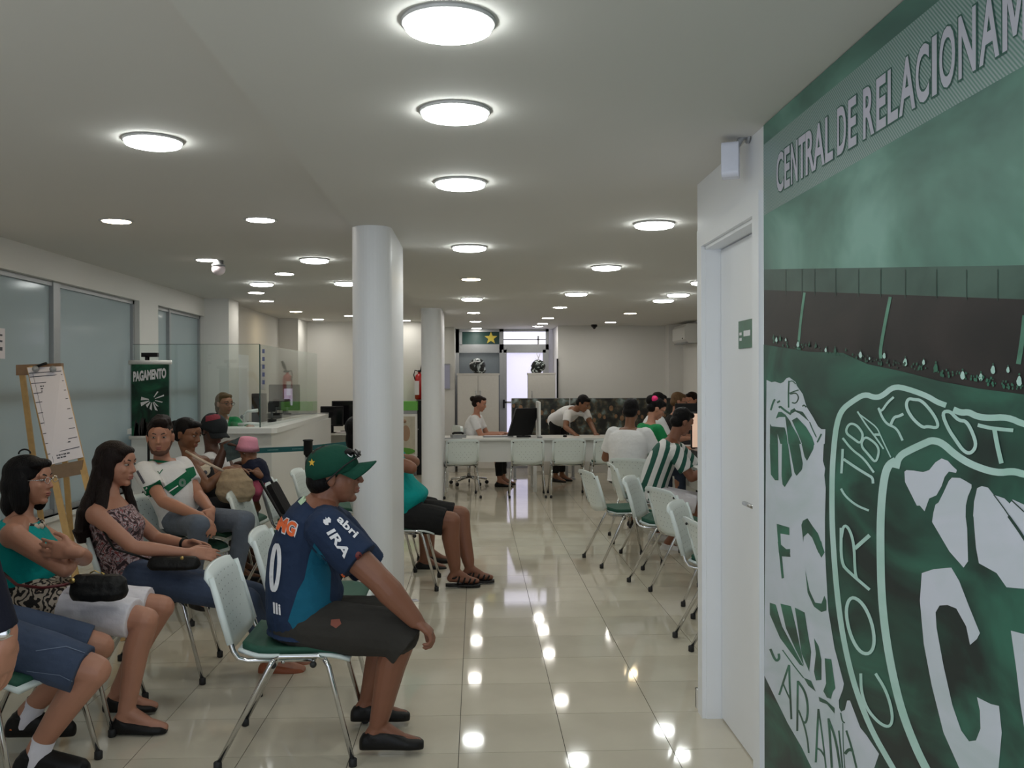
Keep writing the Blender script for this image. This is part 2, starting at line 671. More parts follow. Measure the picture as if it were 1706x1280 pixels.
pm.box(XR + .0625, XR + .064, s1.y + Wd * .25, s1.y + Wd * .65, s1.z + H * .42, s1.z + H * .62)
pm.box(XR + .0625, XR + .064, s1.y + Wd * .78, s1.y + Wd * .92, s1.z + H * .48, s1.z + H * .58)
pm.box(XR + .0625, XR + .064, s1.y + Wd * .78, s1.y + Wd * .92, s1.z + H * .28, s1.z + H * .38)
pm.build('sign_marks', M['white_print'], d)

# back door set: aluminium frame, glass door, transoms
AY = 16.45
def ax(u):
    return at(u, 600, AY).x
def az(v):
    return at(835, v, AY).z
fr = MB()
B = lambda u0, u1, v0, v1, y0=AY - .04, y1=AY + .04: fr.box(ax(u0), ax(u1), y0, y1, az(v1), az(v0))
B(757, 765, 548, 790); B(757, 770, 552, 575); B(832, 839, 548, 790); B(909, 914, 548, 790)
B(757, 914, 548, 553); B(757, 914, 574, 583); B(757, 836, 583, 588)
fr.box(ax(757), ax(914), AY - .04, AY + .04, 0, .06)
dd = struct('door_2', fr, M['alu'])
M['daylit'] = emit('daylit_glass', (0.62, 0.60, 0.86), 0.72)
M['daylit2'] = emit('daylit_transom', (0.80, 0.78, 0.98), 1.5)
MB().box(ax(839), ax(909), AY, AY + .01, az(574), az(553)).build('transom_pane', M['daylit2'], dd)
MB().box(ax(839), ax(909), AY - .05, AY - .03, az(567), az(565)).box(ax(895), ax(898), AY - .05, AY - .03, az(574), az(560)).build('security_bar', M['alu'], dd)
M['star'] = mat('star_yellow', (0.45, 0.36, 0.05, 1), 0.4)
M['tgreen'] = mat('transom_green', (0.012, 0.04, 0.035, 1), 0.12)
MB().box(ax(769), ax(832), AY, AY + .01, az(574), az(553)).build('transom_pane', M['tgreen'], dd, label='dark green pane with a yellow star')
st = []
for k in range(10):
    a = math.pi / 2 + math.pi * k / 5
    r = 1 if k % 2 == 0 else .42
    st.append((math.cos(a) * r * .12, math.sin(a) * r * .115))
MB().prism(st, V((ax(818), AY - .006, az(563.5))), V((1, 0, 0)), V((0, 0, 1)), V((0, .002, 0))).build('yellow_star', M['star'], dd)
M['smoke'] = mat('smoked_pane', (0.12, 0.14, 0.15, 1), 0.15)
MB().box(ax(765), ax(832), AY, AY + .01, .06, az(583)).build('side_pane', M['smoke'], dd)
lf = MB()
lf.box(ax(839), ax(844), AY - .05, AY + .02, .03, az(583)).box(ax(904), ax(909), AY - .05, AY + .02, .03, az(583))
lf.box(ax(839), ax(909), AY - .05, AY + .02, az(588), az(583)).box(ax(839), ax(909), AY - .05, AY + .02, .03, .2)
lf.box(ax(839), ax(909), AY - .05, AY + .02, az(672), az(669))
lf.build('door_leaf', M['alu'], dd)
MB().box(ax(844), ax(904), AY - .005, AY + .005, .2, az(588)).build('door_pane', M['daylit'], dd)
MB().box(ax(837.5), ax(840.5), AY - .10, AY - .05, az(680), az(666)).build('door_handle', M['black'], dd)

# ============================================================ mural (a flat print on the wall)
def mr_(name, cols, pos, scale=2.0, rough=0.42, dist=1.2):
    m, nt, b = newmat(name)
    N, L = nt.nodes, nt.links
    tc = N.new('ShaderNodeTexCoord')
    mp = N.new('ShaderNodeMapping'); mp.inputs['Scale'].default_value = (1, 0.6, 1.3)
    nz = N.new('ShaderNodeTexNoise'); nz.inputs['Scale'].default_value = scale; nz.inputs['Detail'].default_value = 4
    nz.inputs['Distortion'].default_value = dist
    L.new(tc.outputs['Object'], mp.inputs[0]); L.new(mp.outputs[0], nz.inputs['Vector'])
    cr = N.new('ShaderNodeValToRGB')
    while len(cr.color_ramp.elements) < len(cols):
        cr.color_ramp.elements.new(0.5)
    for e, c, p in zip(cr.color_ramp.elements, cols, pos):
        e.position = p; e.color = c
    L.new(nz.outputs[0], cr.inputs[0]); L.new(cr.outputs[0], b.inputs['Base Color'])
    b.inputs['Roughness'].default_value = rough
    b.inputs['Specular IOR Level'].default_value = .25
    return m
K = 1.55
M['m_sky'] = mr_('mural_sky', [ph(58, 86, 79, K), ph(76, 112, 101, K), ph(102, 138, 128, K)], [.32, .5, .68], 1.6)
M['m_flag'] = mr_('mural_flag', [ph(32, 40, 39, K), ph(38, 64, 56, K), ph(48, 90, 76, K)], [.38, .5, .66], 2.6)
M['m_stand'] = mr_('mural_stand', [ph(28, 28, 29, K), ph(42, 38, 38, K)], [.35, .65], 3)
M['m_roof'] = mr_('mural_roof', [ph(42, 62, 56, K), ph(62, 84, 76, K)], [.35, .65], 3)
M['m_white'] = mr_('mural_white', [ph(138, 148, 152, 2.0), ph(152, 156, 166, 2.0)], [.35, .65], 3)
M['m_mint'] = mr_('mural_mint', [ph(126, 156, 148, 1.9), ph(142, 165, 162, 1.9)], [.35, .65], 4)
M['m_green'] = mr_('mural_green', [ph(38, 58, 50, K), ph(50, 98, 80, K)], [.35, .65], 5)
M['m_text'] = mr_('mural_text', [ph(150, 152, 162, K), ph(160, 158, 172, K)], [.35, .65], 3)
M['m_pole'] = mr_('mural_pole', [ph(56, 92, 78, K), ph(84, 128, 110, K)], [.3, .7], 6)
M['m_line'] = mr_('mural_line', [ph(30, 46, 42, K), ph(38, 58, 52, K)], [.3, .7], 3)
M['m_shadow'] = mr_('mural_text_edge', [ph(38, 74, 66, K), ph(44, 82, 72, K)], [.3, .7], 3)  # printed dark green outline of the heading letters
# band with fine diagonal lines
mb_, nt, b = newmat('mural_band')
N, L = nt.nodes, nt.links
tc = N.new('ShaderNodeTexCoord'); wv = N.new('ShaderNodeTexWave')
wv.bands_direction = 'DIAGONAL'; wv.inputs['Scale'].default_value = 55
mp = N.new('ShaderNodeMapping'); mp.inputs['Scale'].default_value = (0, 1, -1)
L.new(tc.outputs['Object'], mp.inputs[0]); L.new(mp.outputs[0], wv.inputs['Vector'])
mx = N.new('ShaderNodeMixRGB'); mx.inputs[1].default_value = ph(66, 104, 94, K); mx.inputs[2].default_value = ph(122, 134, 136, K)
L.new(wv.outputs[0], mx.inputs[0]); L.new(mx.outputs[0], b.inputs['Base Color']); b.inputs['Roughness'].default_value = .3
M['m_band'] = mb_

YM0, YM1 = 0.2, 3.312
mural = MB().box(XR - .006, XR - .001, YM0, YM1, 0.02, ZC - .003).build('mural', M['m_sky'], label='huge green printed mural with stadium crowd and club crest covering the right wall', category='mural')
LX = [0]
def wallpt(u, v, X):
    p = at_x(u, v, X)
    return p
def clipY(p):
    return V((p.x, max(YM0 + .01, min(YM1 - .002, p.y)), max(0.025, min(ZC - .006, p.z))))
def poly(pts, crop, layer, mtl, name, mb=None, raw=False):
    LX[0] += 1
    X = XR - .006 - .0006 * layer - .00004 * (LX[0] % 13)
    P = [V(p) if raw else clipY(at_x(crop[0] + p[0] / crop[2], crop[1] + p[1] / crop[2], X)) for p in pts]
    own = mb is None
    mb = mb or MB()
    tris = tessellate_polygon([[V((p.y, p.z, 0)) for p in P]])
    mb.add(P, tris)
    if own:
        return mb.build(name, mtl, mural)
def stroke(pts, crop, layer, mb, w, close=False, taper=False, sm=True):
    """brush line of width w (crop pixels) flattened into one strip"""
    if sm:
        for _ in range(2):
            q = []
            n = len(pts)
            rng = range(n) if close else range(n - 1)
            if not close: q.append(pts[0])
            for i in rng:
                a, b = pts[i], pts[(i + 1) % n]
                q.append((a[0] * .75 + b[0] * .25, a[1] * .75 + b[1] * .25))
                q.append((a[0] * .25 + b[0] * .75, a[1] * .25 + b[1] * .75))
            if not close: q.append(pts[-1])
            pts = q
    LX[0] += 1
    X = XR - .006 - .0006 * layer - .00004 * (LX[0] % 13)
    n = len(pts)
    Ls, Rs = [], []
    for i in range(n):
        a = pts[(i - 1) % n] if (close or i > 0) else pts[i]
        b = pts[(i + 1) % n] if (close or i < n - 1) else pts[i]
        dx, dy = b[0] - a[0], b[1] - a[1]
        l = math.hypot(dx, dy) or 1
        ww = w / 2
        if taper:
            ww *= 0.35 + 0.65 * math.sin(math.pi * min(1, max(0, (i + .5) / n)))
        nx, ny = -dy / l * ww, dx / l * ww
        for lst, sgn in ((Ls, 1), (Rs, -1)):
            lst.append(clipY(at_x(crop[0] + (pts[i][0] + nx * sgn) / crop[2], crop[1] + (pts[i][1] + ny * sgn) / crop[2], X)))
    fs = [(i, i + 1, n + i + 1, n + i) for i in range(n - 1)]
    if close: fs.append((n - 1, 0, n, 2 * n - 1))
    mb.add(Ls + Rs, fs)

F0 = (0, 0, 1)
A1 = (1270, 560, 1067 / 150)      # crops the print was read from
A2 = (1270, 740, 1067 / 150)
A3 = (1380, 640, 1067 / 150)
A4 = (1500, 640, 1199 / 206)
A5 = (1270, 1080, 1344 / 210)
C2 = (1270, 460, 3.2)
C3 = (1270, 860, 3.048)
zt, zb = 2.386, 2.132
XX = XR - .0066
poly([(XX, YM0 + .01, zt), (XX, YM1 - .001, zt), (XX, YM1 - .001, zb), (XX, YM0 + .01, zb)], None, 1, M['m_band'], 'band', raw=True)
EXT = 2300
poly([(1270, 450), (1706, 442), (EXT, 430), (EXT, 520), (1706, 499), (1270, 484)], F0, 1, M['m_roof'], 'stadium_roof')
ln = MB()
for u in (1309, 1336, 1357, 1392, 1430, 1467, 1508, 1560, 1610, 1662):
    stroke([(u, 449), (u, 490 + (u - 1283) * .03)], F0, 2, ln, 1.3, sm=False)
ln.build('roof_joints', M['m_line'], mural, kind='stuff')
poly([(1270, 484), (1706, 499), (EXT, 520), (EXT, 760), (1706, 670), (1560, 640), (1404, 602), (1270, 588)], F0, 1, M['m_stand'], 'dark_stand')
flagtop = [(5, 366), (150, 388), (250, 405), (430, 410), (560, 470), (750, 510), (940, 560), (1150, 600), (1395, 632), (2300, 760)]
poly([(p[0], p[1]) for p in flagtop] + [(2300, 3400), (5, 3400)], C2, 3, M['m_flag'], 'big_flag')
for pts, w_ in (([(225, 88), (205, 230), (190, 392)], 13), ([(682, 112), (650, 270), (628, 400), (632, 440)], 17), ([(1400, 210), (1385, 350), (1365, 470)], 26)):
    pl = MB(); stroke(pts, C2, 2, pl, w_); pl.build('stand_pole', M['m_pole'], mural)

cw = MB(); cw2 = MB(); rnd = random.Random(3)
figs = [(60, 330, 11), (75, 340, 12), (95, 335, 12), (125, 340, 8), (190, 365, 14), (250, 368, 11), (285, 372, 11), (338, 395, 11), (388, 398, 14), (445, 395, 8), (523, 420, 16), (571, 440, 7), (650, 425, 15), (762, 460, 20), (860, 460, 14), (925, 490, 22), (1068, 530, 22), (1165, 540, 20), (1230, 500, 22), (1310, 500, 16), (1370, 560, 26), (1480, 580, 26), (1600, 600, 30)]
for x, y, s in figs:
    tgt = cw2 if rnd.random() < .45 else cw
    h = s * 1.9
    p = [(x + s * .6 * math.cos(t) * (1 if math.sin(t) > 0 else .75), y + h * .55 * math.sin(t)) for t in [2 * math.pi * k / 12 for k in range(12)]]
    poly(p, C2, 4, None, '', tgt)
    poly([(x + s * .22 * math.cos(t), y - h * .72 + s * .28 * math.sin(t)) for t in [2 * math.pi * k / 8 for k in range(8)]], C2, 4, None, '', cw2)
for k in range(150):
    x = rnd.uniform(50, 1390); y = 352 + (x - 50) * .185 + rnd.uniform(-26, 14)
    s = rnd.uniform(2, 5) * (1 + x / 1500)
    poly([(x + s * .8 * math.cos(t), y + s * 1.3 * math.sin(t)) for t in [2 * math.pi * q / 6 for q in range(6)]], C2, 4, None, '', cw2)
cw.build('crowd_figures', M['m_mint'], mural, kind='stuff')
cw2.build('crowd_figures', M['m_green'], mural, kind='stuff')

# white crest field on the left
w1 = [(A1, (50, 520)), (A1, (110, 548)), (A1, (150, 540)), (A1, (215, 562)), (A1, (250, 545)), (A1, (285, 502)), (A1, (320, 490)), (A1, (395, 545)),
      (A1, (410, 590)), (A1, (480, 690)), (A1, (525, 840)), (A1, (600, 960)), (A1, (660, 1070)), (A1, (700, 1105)), (A1, (748, 1105)), (A1, (740, 1280)),
      (A2, (728, 0)), (A2, (718, 200)), (A2, (745, 290)), (A2, (735, 370)), (A2, (752, 520)), (A2, (742, 900)), (A2, (745, 1280)),
      (C3, (322, 250)), (C3, (335, 480)), (A5, (770, 0)), (A5, (870, 380)), (A5, (860, 440)), (A5, (815, 560)), (A5, (820, 640)), (A5, (840, 680)), (A5, (880, 660)), (A5, (905, 560)), (A5, (935, 560)),
      (A5, (1045, 850)), (A5, (1110, 930)), (A5, (1245, 1130)), (A5, (1190, 1290)), (A5, (530, 1290)), (A5, (420, 1060)), (A5, (270, 800)), (A5, (20, 290))]
poly([(c[0] + p[0] / c[2], c[1] + p[1] / c[2]) for c, p in w1], F0, 4, M['m_white'], 'crest_field')
gs = MB()
def gp(pts, c): poly(pts, c, 5, None, '', gs)
gp([(92, 1040), (110, 1070), (200, 1080), (265, 1085), (290, 1180), (300, 1280), (215, 1280), (180, 1160), (185, 1280), (90, 1280)], A1)
gp([(88, 0), (185, 0), (190, 430), (150, 430), (100, 360)], A2)
gp([(232, 0), (305, 0), (350, 370), (265, 510), (240, 480), (228, 380)], A2)
gp([(265, 920), (330, 1010), (350, 1060), (420, 1180), (460, 1280), (310, 1280), (285, 1060)], A1)
gp([(315, 0), (438, 0), (478, 230), (470, 300), (405, 378), (380, 340)], A2)
gp([(350, 1000), (410, 965), (520, 1080), (590, 1200), (620, 1290), (475, 1290), (430, 1180)], A1)
gp([(465, 0), (612, 0), (605, 60), (530, 200), (500, 150)], A2)
gp([(160, 980), (190, 900), (230, 900), (260, 925), (290, 960), (200, 960)], A1)
gp([(325, 930), (335, 880), (380, 855), (400, 880), (480, 900), (560, 1020), (490, 960), (440, 920), (390, 895)], A1)
for pts, w_ in (([(100, 880), (130, 780), (150, 750)], 22), ([(175, 790), (210, 770)], 22), ([(195, 850), (215, 835), (250, 870), (340, 930)], 24), ([(315, 530), (308, 700), (312, 850)], 18), ([(320, 540), (360, 530), (395, 570)], 12), ([(320, 680), (380, 655), (430, 640)], 14),
                ([(330, 690), (400, 670), (435, 730), (400, 800), (350, 790)], 14), ([(475, 835), (495, 815), (520, 845)], 16), ([(560, 1020), (600, 1120), (640, 1200)], 12), ([(650, 1260), (700, 1160)], 16)):
    stroke(pts, A1, 5, gs, w_)
# letter F, curved marks, lower fingers
gp([(170, 945), (320, 990), (322, 1080), (215, 1062), (225, 1250), (330, 1245), (330, 1290), (195, 1290)], A2)
gp([(78, 130), (140, 185), (143, 208), (100, 205), (110, 315), (98, 318), (84, 180)], C3)
gp([(463, 960), (480, 910), (535, 880), (600, 980), (660, 1060), (740, 1290), (665, 1290), (590, 1110), (540, 1055), (490, 1100), (485, 1165)], A2)
gp([(283, 120), (300, 130), (313, 190), (300, 212), (275, 165)], C3)
gp([(218, 275), (240, 380), (268, 440), (300, 445), (315, 405), (325, 430), (325, 480), (300, 488), (262, 460), (230, 390)], C3)
gp([(38, 440), (68, 450), (100, 560), (210, 765), (190, 755), (90, 620), (38, 500)], C3)
gp([(92, 445), (145, 458), (170, 560), (212, 762), (170, 680), (120, 570)], C3)
gp([(165, 465), (215, 490), (232, 600), (248, 690), (238, 790), (200, 700)], C3)
gp([(262, 620), (285, 660), (300, 730), (300, 832), (272, 835), (262, 790), (272, 700)], C3)
gp([(665, 110), (735, 120), (778, 430), (750, 470), (730, 540), (690, 530), (650, 460), (680, 380)], A5)
gp([(440, 315), (520, 350), (570, 465), (490, 400)], A5)
gp([(600, 520), (680, 560), (770, 640), (770, 700), (690, 600), (610, 570)], A5)
for pts, w_ in (([(85, 10), (140, 140), (180, 120), (175, 60)], 26), ([(215, 20), (330, 180), (440, 320)], 12), ([(180, 500), (225, 360), (285, 180)], 22), ([(285, 180), (292, 400), (310, 760)], 22), ([(222, 380), (255, 460), (298, 550)], 16),
                ([(378, 350), (375, 600), (372, 885)], 22), ([(380, 355), (460, 470), (490, 640), (470, 800), (435, 790)], 24), ([(385, 660), (440, 800), (480, 960), (495, 1120)], 18),
                ([(570, 1220), (582, 950), (598, 650)], 22), ([(600, 660), (640, 940), (678, 1280)], 16), ([(585, 1070), (625, 1090), (665, 1160)], 18),
                ([(740, 1280), (725, 1000), (705, 750)], 24), ([(705, 760), (780, 960), (830, 1280)], 24), ([(815, 880), (835, 1080), (855, 1280)], 16), ([(858, 800), (862, 1040), (880, 1280)], 10),
                ([(895, 880), (950, 1050), (1005, 1280)], 22), ([(880, 1130), (920, 1080), (960, 1090)], 34), ([(835, 690), (850, 780), (880, 800)], 14)):
    stroke(pts, A5, 5, gs, w_)
gs.build('crest_marks', M['m_green'], mural, kind='stuff')

# ring lines, letters and the great C
def c32(l): return [(x * 1.05, 1280 + y * 1.05) for x, y in l]
wh = MB()
stroke([(980, 690), (930, 672), (880, 640), (770, 600), (700, 588), (640, 640), (600, 650), (545, 628), (475, 672), (425, 712), (398, 780), (382, 900), (372, 1050), (371, 1280)] + c32([(360, 150), (375, 350), (400, 560), (440, 760), (490, 930), (560, 1100), (640, 1240), (720, 1380)]), C2, 4, wh, 29)
stroke([(712, 985), (668, 1010), (645, 1100), (630, 1280)] + c32([(600, 200), (605, 400), (625, 600), (660, 800), (710, 1000), (780, 1180), (840, 1300), (900, 1400)]), C2, 4, wh, 42)
stroke([(712, 1025), (728, 960), (800, 922), (870, 890), (905, 875), (960, 890), (1030, 955), (1120, 1010), (1250, 1052), (1340, 1040), (1400, 1060), (1700, 1110)], C2, 4, wh, 38)
stroke([(1018, 712), (1060, 730), (1100, 725), (1140, 748), (1200, 758), (1310, 752), (1400, 795), (1700, 860)], C2, 4, wh, 34)
wh.build('crest_rings', M['m_mint'], mural)
lt = MB()
for pts, w_, cl in (([(170, 770), (165, 900), (155, 1060)], 30, 0), ([(180, 890), (340, 1000), (470, 1080), (525, 1110), (530, 1180)], 32, 0), ([(170, 640), (280, 780), (420, 880), (540, 1050)], 26, 0),
                    ([(205, 580), (225, 500), (270, 465), (340, 490), (400, 570), (410, 620), (380, 710), (300, 650)], 28, 1), ([(380, 730), (430, 620), (520, 670), (590, 740), (600, 820), (560, 940), (480, 840)], 28, 1),
                    ([(345, 325), (450, 490), (560, 630), (655, 770)], 20, 0), ([(370, 360), (480, 440), (580, 520), (620, 620), (740, 870)], 16, 0), ([(545, 600), (610, 600)], 30, 0),
                    ([(590, 285), (630, 330), (700, 220), (775, 155)], 28, 0), ([(600, 300), (640, 400), (700, 480), (810, 520), (880, 670)], 28, 0), ([(740, 480), (780, 390), (830, 385), (890, 355)], 34, 0),
                    ([(150, 1240), (200, 1330), (330, 1440), (480, 1500)], 26, 0)):
    stroke(pts, A3, 5, lt, w_, bool(cl))
for pts, w_, cl in (([(55, 190), (80, 140), (130, 150), (200, 155), (290, 250), (360, 360), (365, 430), (260, 410), (220, 425), (130, 350), (70, 260)], 30, 1),
                    ([(400, 275), (480, 260), (540, 330), (580, 355), (640, 360), (700, 470), (740, 600), (680, 680), (610, 650), (540, 550), (460, 430)], 34, 1),
                    ([(750, 398), (880, 430), (1095, 450)], 36, 0), ([(910, 430), (940, 600), (980, 770)], 44, 0)):
    stroke(pts, A4, 5, lt, w_, bool(cl))
for pts, w_, cl in (([(400, 60), (400, 240), (440, 285), (545, 375)], 15, 0), ([(402, 110), (412, 45), (440, 60), (466, 140), (470, 280), (480, 320)], 14, 0), ([(470, 165), (545, 98)], 20, 0),
                    ([(450, 405), (422, 470), (440, 590), (490, 690), (545, 705), (572, 650), (558, 540), (510, 440)], 17, 1),
                    ([(500, 800), (502, 890), (530, 980), (590, 1050), (640, 1075), (662, 1045), (655, 970), (625, 880), (575, 800)], 15, 0)):
    stroke(pts, C3, 5, lt, w_, bool(cl))
lt.build('crest_letters', M['m_mint'], mural)
wp = MB()
def wpp(pts, c): poly(pts, c, 4, None, '', wp)
wpp([(40, 850), (60, 835), (130, 840), (220, 855), (280, 835), (340, 760), (400, 722), (460, 745), (510, 800), (548, 835), (540, 862), (470, 850), (430, 900), (400, 990), (350, 1080), (280, 1110), (235, 1235), (190, 1180), (160, 1180), (100, 1060), (45, 950)], A4)
def px(c, l): return [(c[0] + x / c[2], c[1] + y / c[2]) for x, y in l]
poly(px(A4, [(470, 940), (500, 908), (580, 912), (640, 945), (690, 975), (690, 1010), (655, 1090), (635, 1180), (633, 1290)]) + px(C3, [(1040, 60), (1045, 230), (1022, 262), (950, 180), (862, 30), (868, -10)]) + px(A4, [(320, 1250), (340, 1170), (370, 1150), (420, 1050)]), F0, 4, None, '', wp)
poly(px(A4, [(745, 1010), (790, 990), (850, 1005), (905, 1075), (1010, 1110), (1060, 1160), (1090, 1120), (1199, 1170)]) + [(1760, 860), (1760, 990)] + px(C3, [(1329, 370), (1240, 362), (1190, 290), (1100, 240), (1085, 160), (1072, 0)]) + px(A4, [(705, 1290), (715, 1140)]), F0, 4, None, '', wp)
wpp([(810, 290), (870, 270), (960, 262), (1000, 330), (1050, 460), (1105, 595), (1090, 625), (1055, 655), (1035, 560), (985, 470), (940, 452), (900, 455), (880, 490), (885, 570), (920, 760), (965, 960), (1010, 1090), (1050, 1145), (1085, 1140), (1108, 1080), (1105, 990), (1090, 920), (1160, 955), (1202, 965), (1216, 1100), (1200, 1280), (1150, 1400), (1060, 1380), (1000, 1280), (920, 1100), (860, 860), (820, 650), (800, 430)], C3)
wpp([(1262, 582), (1345, 604), (1500, 640), (1560, 1400), (1370, 1330), (1310, 950), (1290, 780)], C3)
wp.build('crest_white_shapes', M['m_white'], mural)
dk = MB()
stroke([(905, 1075), (1000, 1200), (1060, 1290)], A4, 6, dk, 10)
stroke([(1080, 1130), (1199, 1240)], A4, 6, dk, 12)
stroke([(1250, 0), (1300, 70), (1345, 140)], C3, 6, dk, 14)
dk.build('crest_creases', M['m_line'], mural)

# heading letters
heads = [('C', 1292.5, 1304.5), ('E', 1306, 1315), ('N', 1317, 1328), ('T', 1329.5, 1341), ('R', 1341.5, 1356), ('A', 1354, 1373), ('L', 1374, 1387),
         ('D', 1394, 1408.7), ('E', 1412.5, 1426), ('R', 1437, 1455.6), ('E', 1459, 1475), ('L', 1478, 1495), ('A', 1497, 1524), ('C', 1524.5, 1547), ('I', 1552, 1560), ('O', 1564, 1590.5), ('N', 1596, 1625), ('A', 1630.5, 1664), ('M', 1669, 1711)]
tx, sh = MB(), MB()
LZ0, LZ1 = 2.180, 2.314
def letter(ch, y0, y1):
    LX[0] += 1
    for mb, layer, gr in ((tx, 4, 0), (sh, 3, .006)):
        X = XR - .006 - .0006 * layer - .00005 * (LX[0] % 9)
        if ch == 'M':
            fn = lambda s, t: V((X, y0 - (y0 - y1) * s + gr * (1 - 2 * s) * .9, LZ0 + (LZ1 - LZ0) * t + gr * (2 * t - 1) * .7))
            mp_pts = [(0, 0), (0, 1), (.24, 1), (.5, .40), (.76, 1), (1, 1), (1, 0), (.80, 0), (.80, .68), (.57, .14), (.43, .14), (.20, .68), (.20, 0)]
            P_ = [fn(*q) for q in mp_pts]
            mb.add(P_, tessellate_polygon([[V((q.y, q.z, 0)) for q in P_]]))
            continue
        dy = -.012 if gr else 0
        text_quad(mb, ch, lambda s, t: V((X, y0 - (y0 - y1) * s + gr * (1 - 2 * s) * .9, LZ0 + (LZ1 - LZ0) * t + gr * (2 * t - 1) * .7)), 0.022 if not gr else .05)
for ch, u0, u1 in heads:
    letter(ch, at_x(u0, 300, XR - .01).y, at_x(u1, 300, XR - .01).y)
yy = at_x(1711, 300, XR - .01).y - .02
for ch, w_ in (('E', .075), ('N', .09), ('T', .08), ('O', .09)):
    letter(ch, yy, yy - w_)
    yy -= w_ + .022
tx.build('heading_letters', M['m_text'], mural)
sh.build('heading_outline', M['m_shadow'], mural)
# ============================================================ ceiling lamps and ceiling things
M['cool'] = emit('cool_lamp_glow', (0.96, 1.0, 0.97), LAMP)
M['neut'] = emit('neutral_lamp_glow', (1.0, 0.96, 0.88), LAMP * 1.7)
M['warm'] = emit('warm_lamp_glow', (1.0, 0.80, 0.50), LAMP * 1.6)
M['trim'] = mat('lamp_trim', (0.55, 0.55, 0.55, 1), 0.4)
def lamp_meshes(kind):
    if kind in 'C':
        tr = MB().lathe([(.116, -.011), (.121, -.009), (.121, 0)], n=32).mesh('trim_ring', M['trim'])
        df = MB().lathe([(.02, -.028), (.092, -.027), (.110, -.022), (.114, -.010)], n=32).mesh('diffuser', M['cool'])
    else:
        tr = MB().lathe([(.085, -.003), (.088, -.006), (.102, -.005), (.103, 0)], n=28).mesh('trim_ring', M['trim'])
        df = MB().lathe([(.02, -.0075), (.083, -.0068), (.084, -.002)], n=28).mesh('diffuser', M['neut'] if kind == 'N' else M['warm'])
    return tr, df
LM = {k: lamp_meshes(k) for k in 'CNW'}
lamps = [
 (747, 35, 'C', 'largest round ceiling lamp nearest the viewer, over the aisle', 0),
 (758, 184, 'C', 'second round ceiling lamp from the viewer in the aisle row', 0),
 (767, 303, 'C', 'third round ceiling lamp in the aisle row, above the column head', 0),
 (782, 411, 'C', 'fourth glowing round lamp in the aisle row, beside the column', 0),
 (785, 465, 'W', 'first small yellowish recessed lamp in the aisle row', 0),
 (786, 497, 'C', 'flat white round lamp between small recessed ones in the aisle row', 0),
 (789, 521, 'N', 'small recessed lamp above the second column, aisle row', 0),
 (792, 535.5, 'N', 'second to last small recessed lamp of the aisle row', 0),
 (794, 547, 'N', 'last small recessed lamp of the aisle row, before the star pane', 0),
 (1090, 372, 'C', 'large round ceiling lamp left of the door post, nearest on the right', 1),
 (1010, 444, 'C', 'second round ceiling lamp of the right row', 1),
 (960, 488.5, 'C', 'third round ceiling lamp of the right row', 1),
 (933, 512, 'N', 'fourth, small recessed lamp of the right row', 1),
 (913, 530, 'N', 'fifth small recessed lamp of the right row, near the back door', 1),
 (904, 539, 'N', 'sixth small recessed lamp of the right row, near the back door', 1),
 (896, 543.5, 'N', 'last small recessed lamp of the right row, above the back door', 1),
 (1172, 469.5, 'C', 'round ceiling lamp half hidden by the white door post', 2),
 (1130, 490, 'C', 'round ceiling lamp just left of the door post, second in its row', 2),
 (1105, 499.5, 'C', 'round ceiling lamp above the striped jersey, third in its row', 2),
 (1050, 522, 'W', 'small warm recessed lamp above the white back panel', 2),
 (1017, 537, 'N', 'small recessed lamp close to the small black ceiling sensor', 2),
 (255, 233, 'C', 'large round ceiling lamp on the left, nearest the windows', 3),
 (194, 368, 'W', 'warm recessed lamp nearest the windows, left edge', 3),
 (434, 366, 'N', 'white recessed lamp with grey ring, left of the ceiling step', 3),
 (345, 433, 'N', 'recessed lamp beside the hanging white dome', 3),
 (524, 432, 'C', 'round glowing lamp to the left of the column', 3),
 (474, 456, 'N', 'small recessed lamp left of the glowing lamp by the column', 3),
 (436, 472, 'C', 'glowing lamp before the lit pier at the end of the windows', 3),
 (427, 487.5, 'N', 'recessed lamp right at the lit pier', 3),
 (444, 501.5, 'N', 'small recessed lamp behind the lit pier', 3),
 (493, 519, 'W', 'small warm recessed lamp over the cashier booth', 3),
 (530, 532, 'N', 'small recessed lamp over the back left corner', 3),
 (576, 471, 'C', 'glowing lamp half hidden by the left edge of the column', 3),
 (583, 526, 'N', 'small far recessed lamp touching the column left edge', 3),
 (675, 534, 'N', 'small far recessed lamp touching the column right edge', 3)]
GN = ['ceiling lamps of the aisle row', 'ceiling lamps of the right row', 'ceiling lamps of the far right row', 'ceiling lamps on the left side']
for u, v, k, lab, gi in lamps:
    p = at_z(u, v, ZC)
    if p.x < XS - .02:
        p = at_z(u, v, ZH)
    t = thing('ceiling_lamp', lab, 'lamp', (p.x, p.y, p.z), 0, GN[gi])
    for me in LM[k]:
        o = bpy.data.objects.new(me.name, me); COL.objects.link(o); o.parent = t
# unseen lamps added out of view to light the viewer's side and right chairs
OL = ['round ceiling lamp of the aisle row just behind the frame edge', 'round ceiling lamp straight above the viewer', 'round ceiling lamp over the waiting chairs beside the viewer', 'round ceiling lamp by the windows behind the viewer', 'round ceiling lamp behind the mural wall over the right chairs']
for x, y in ((-.07, 1.3), (-.07, .2), (-1.9, 2.6), (-2.6, .9), (2.2, 5.6)):
    t = thing('ceiling_lamp', OL.pop(0), 'lamp', (x, y, ZC if x > XS else ZH), 0, 'ceiling lamps over the viewer')
    for me in LM['C']:
        o = bpy.data.objects.new(me.name, me); COL.objects.link(o); o.parent = t

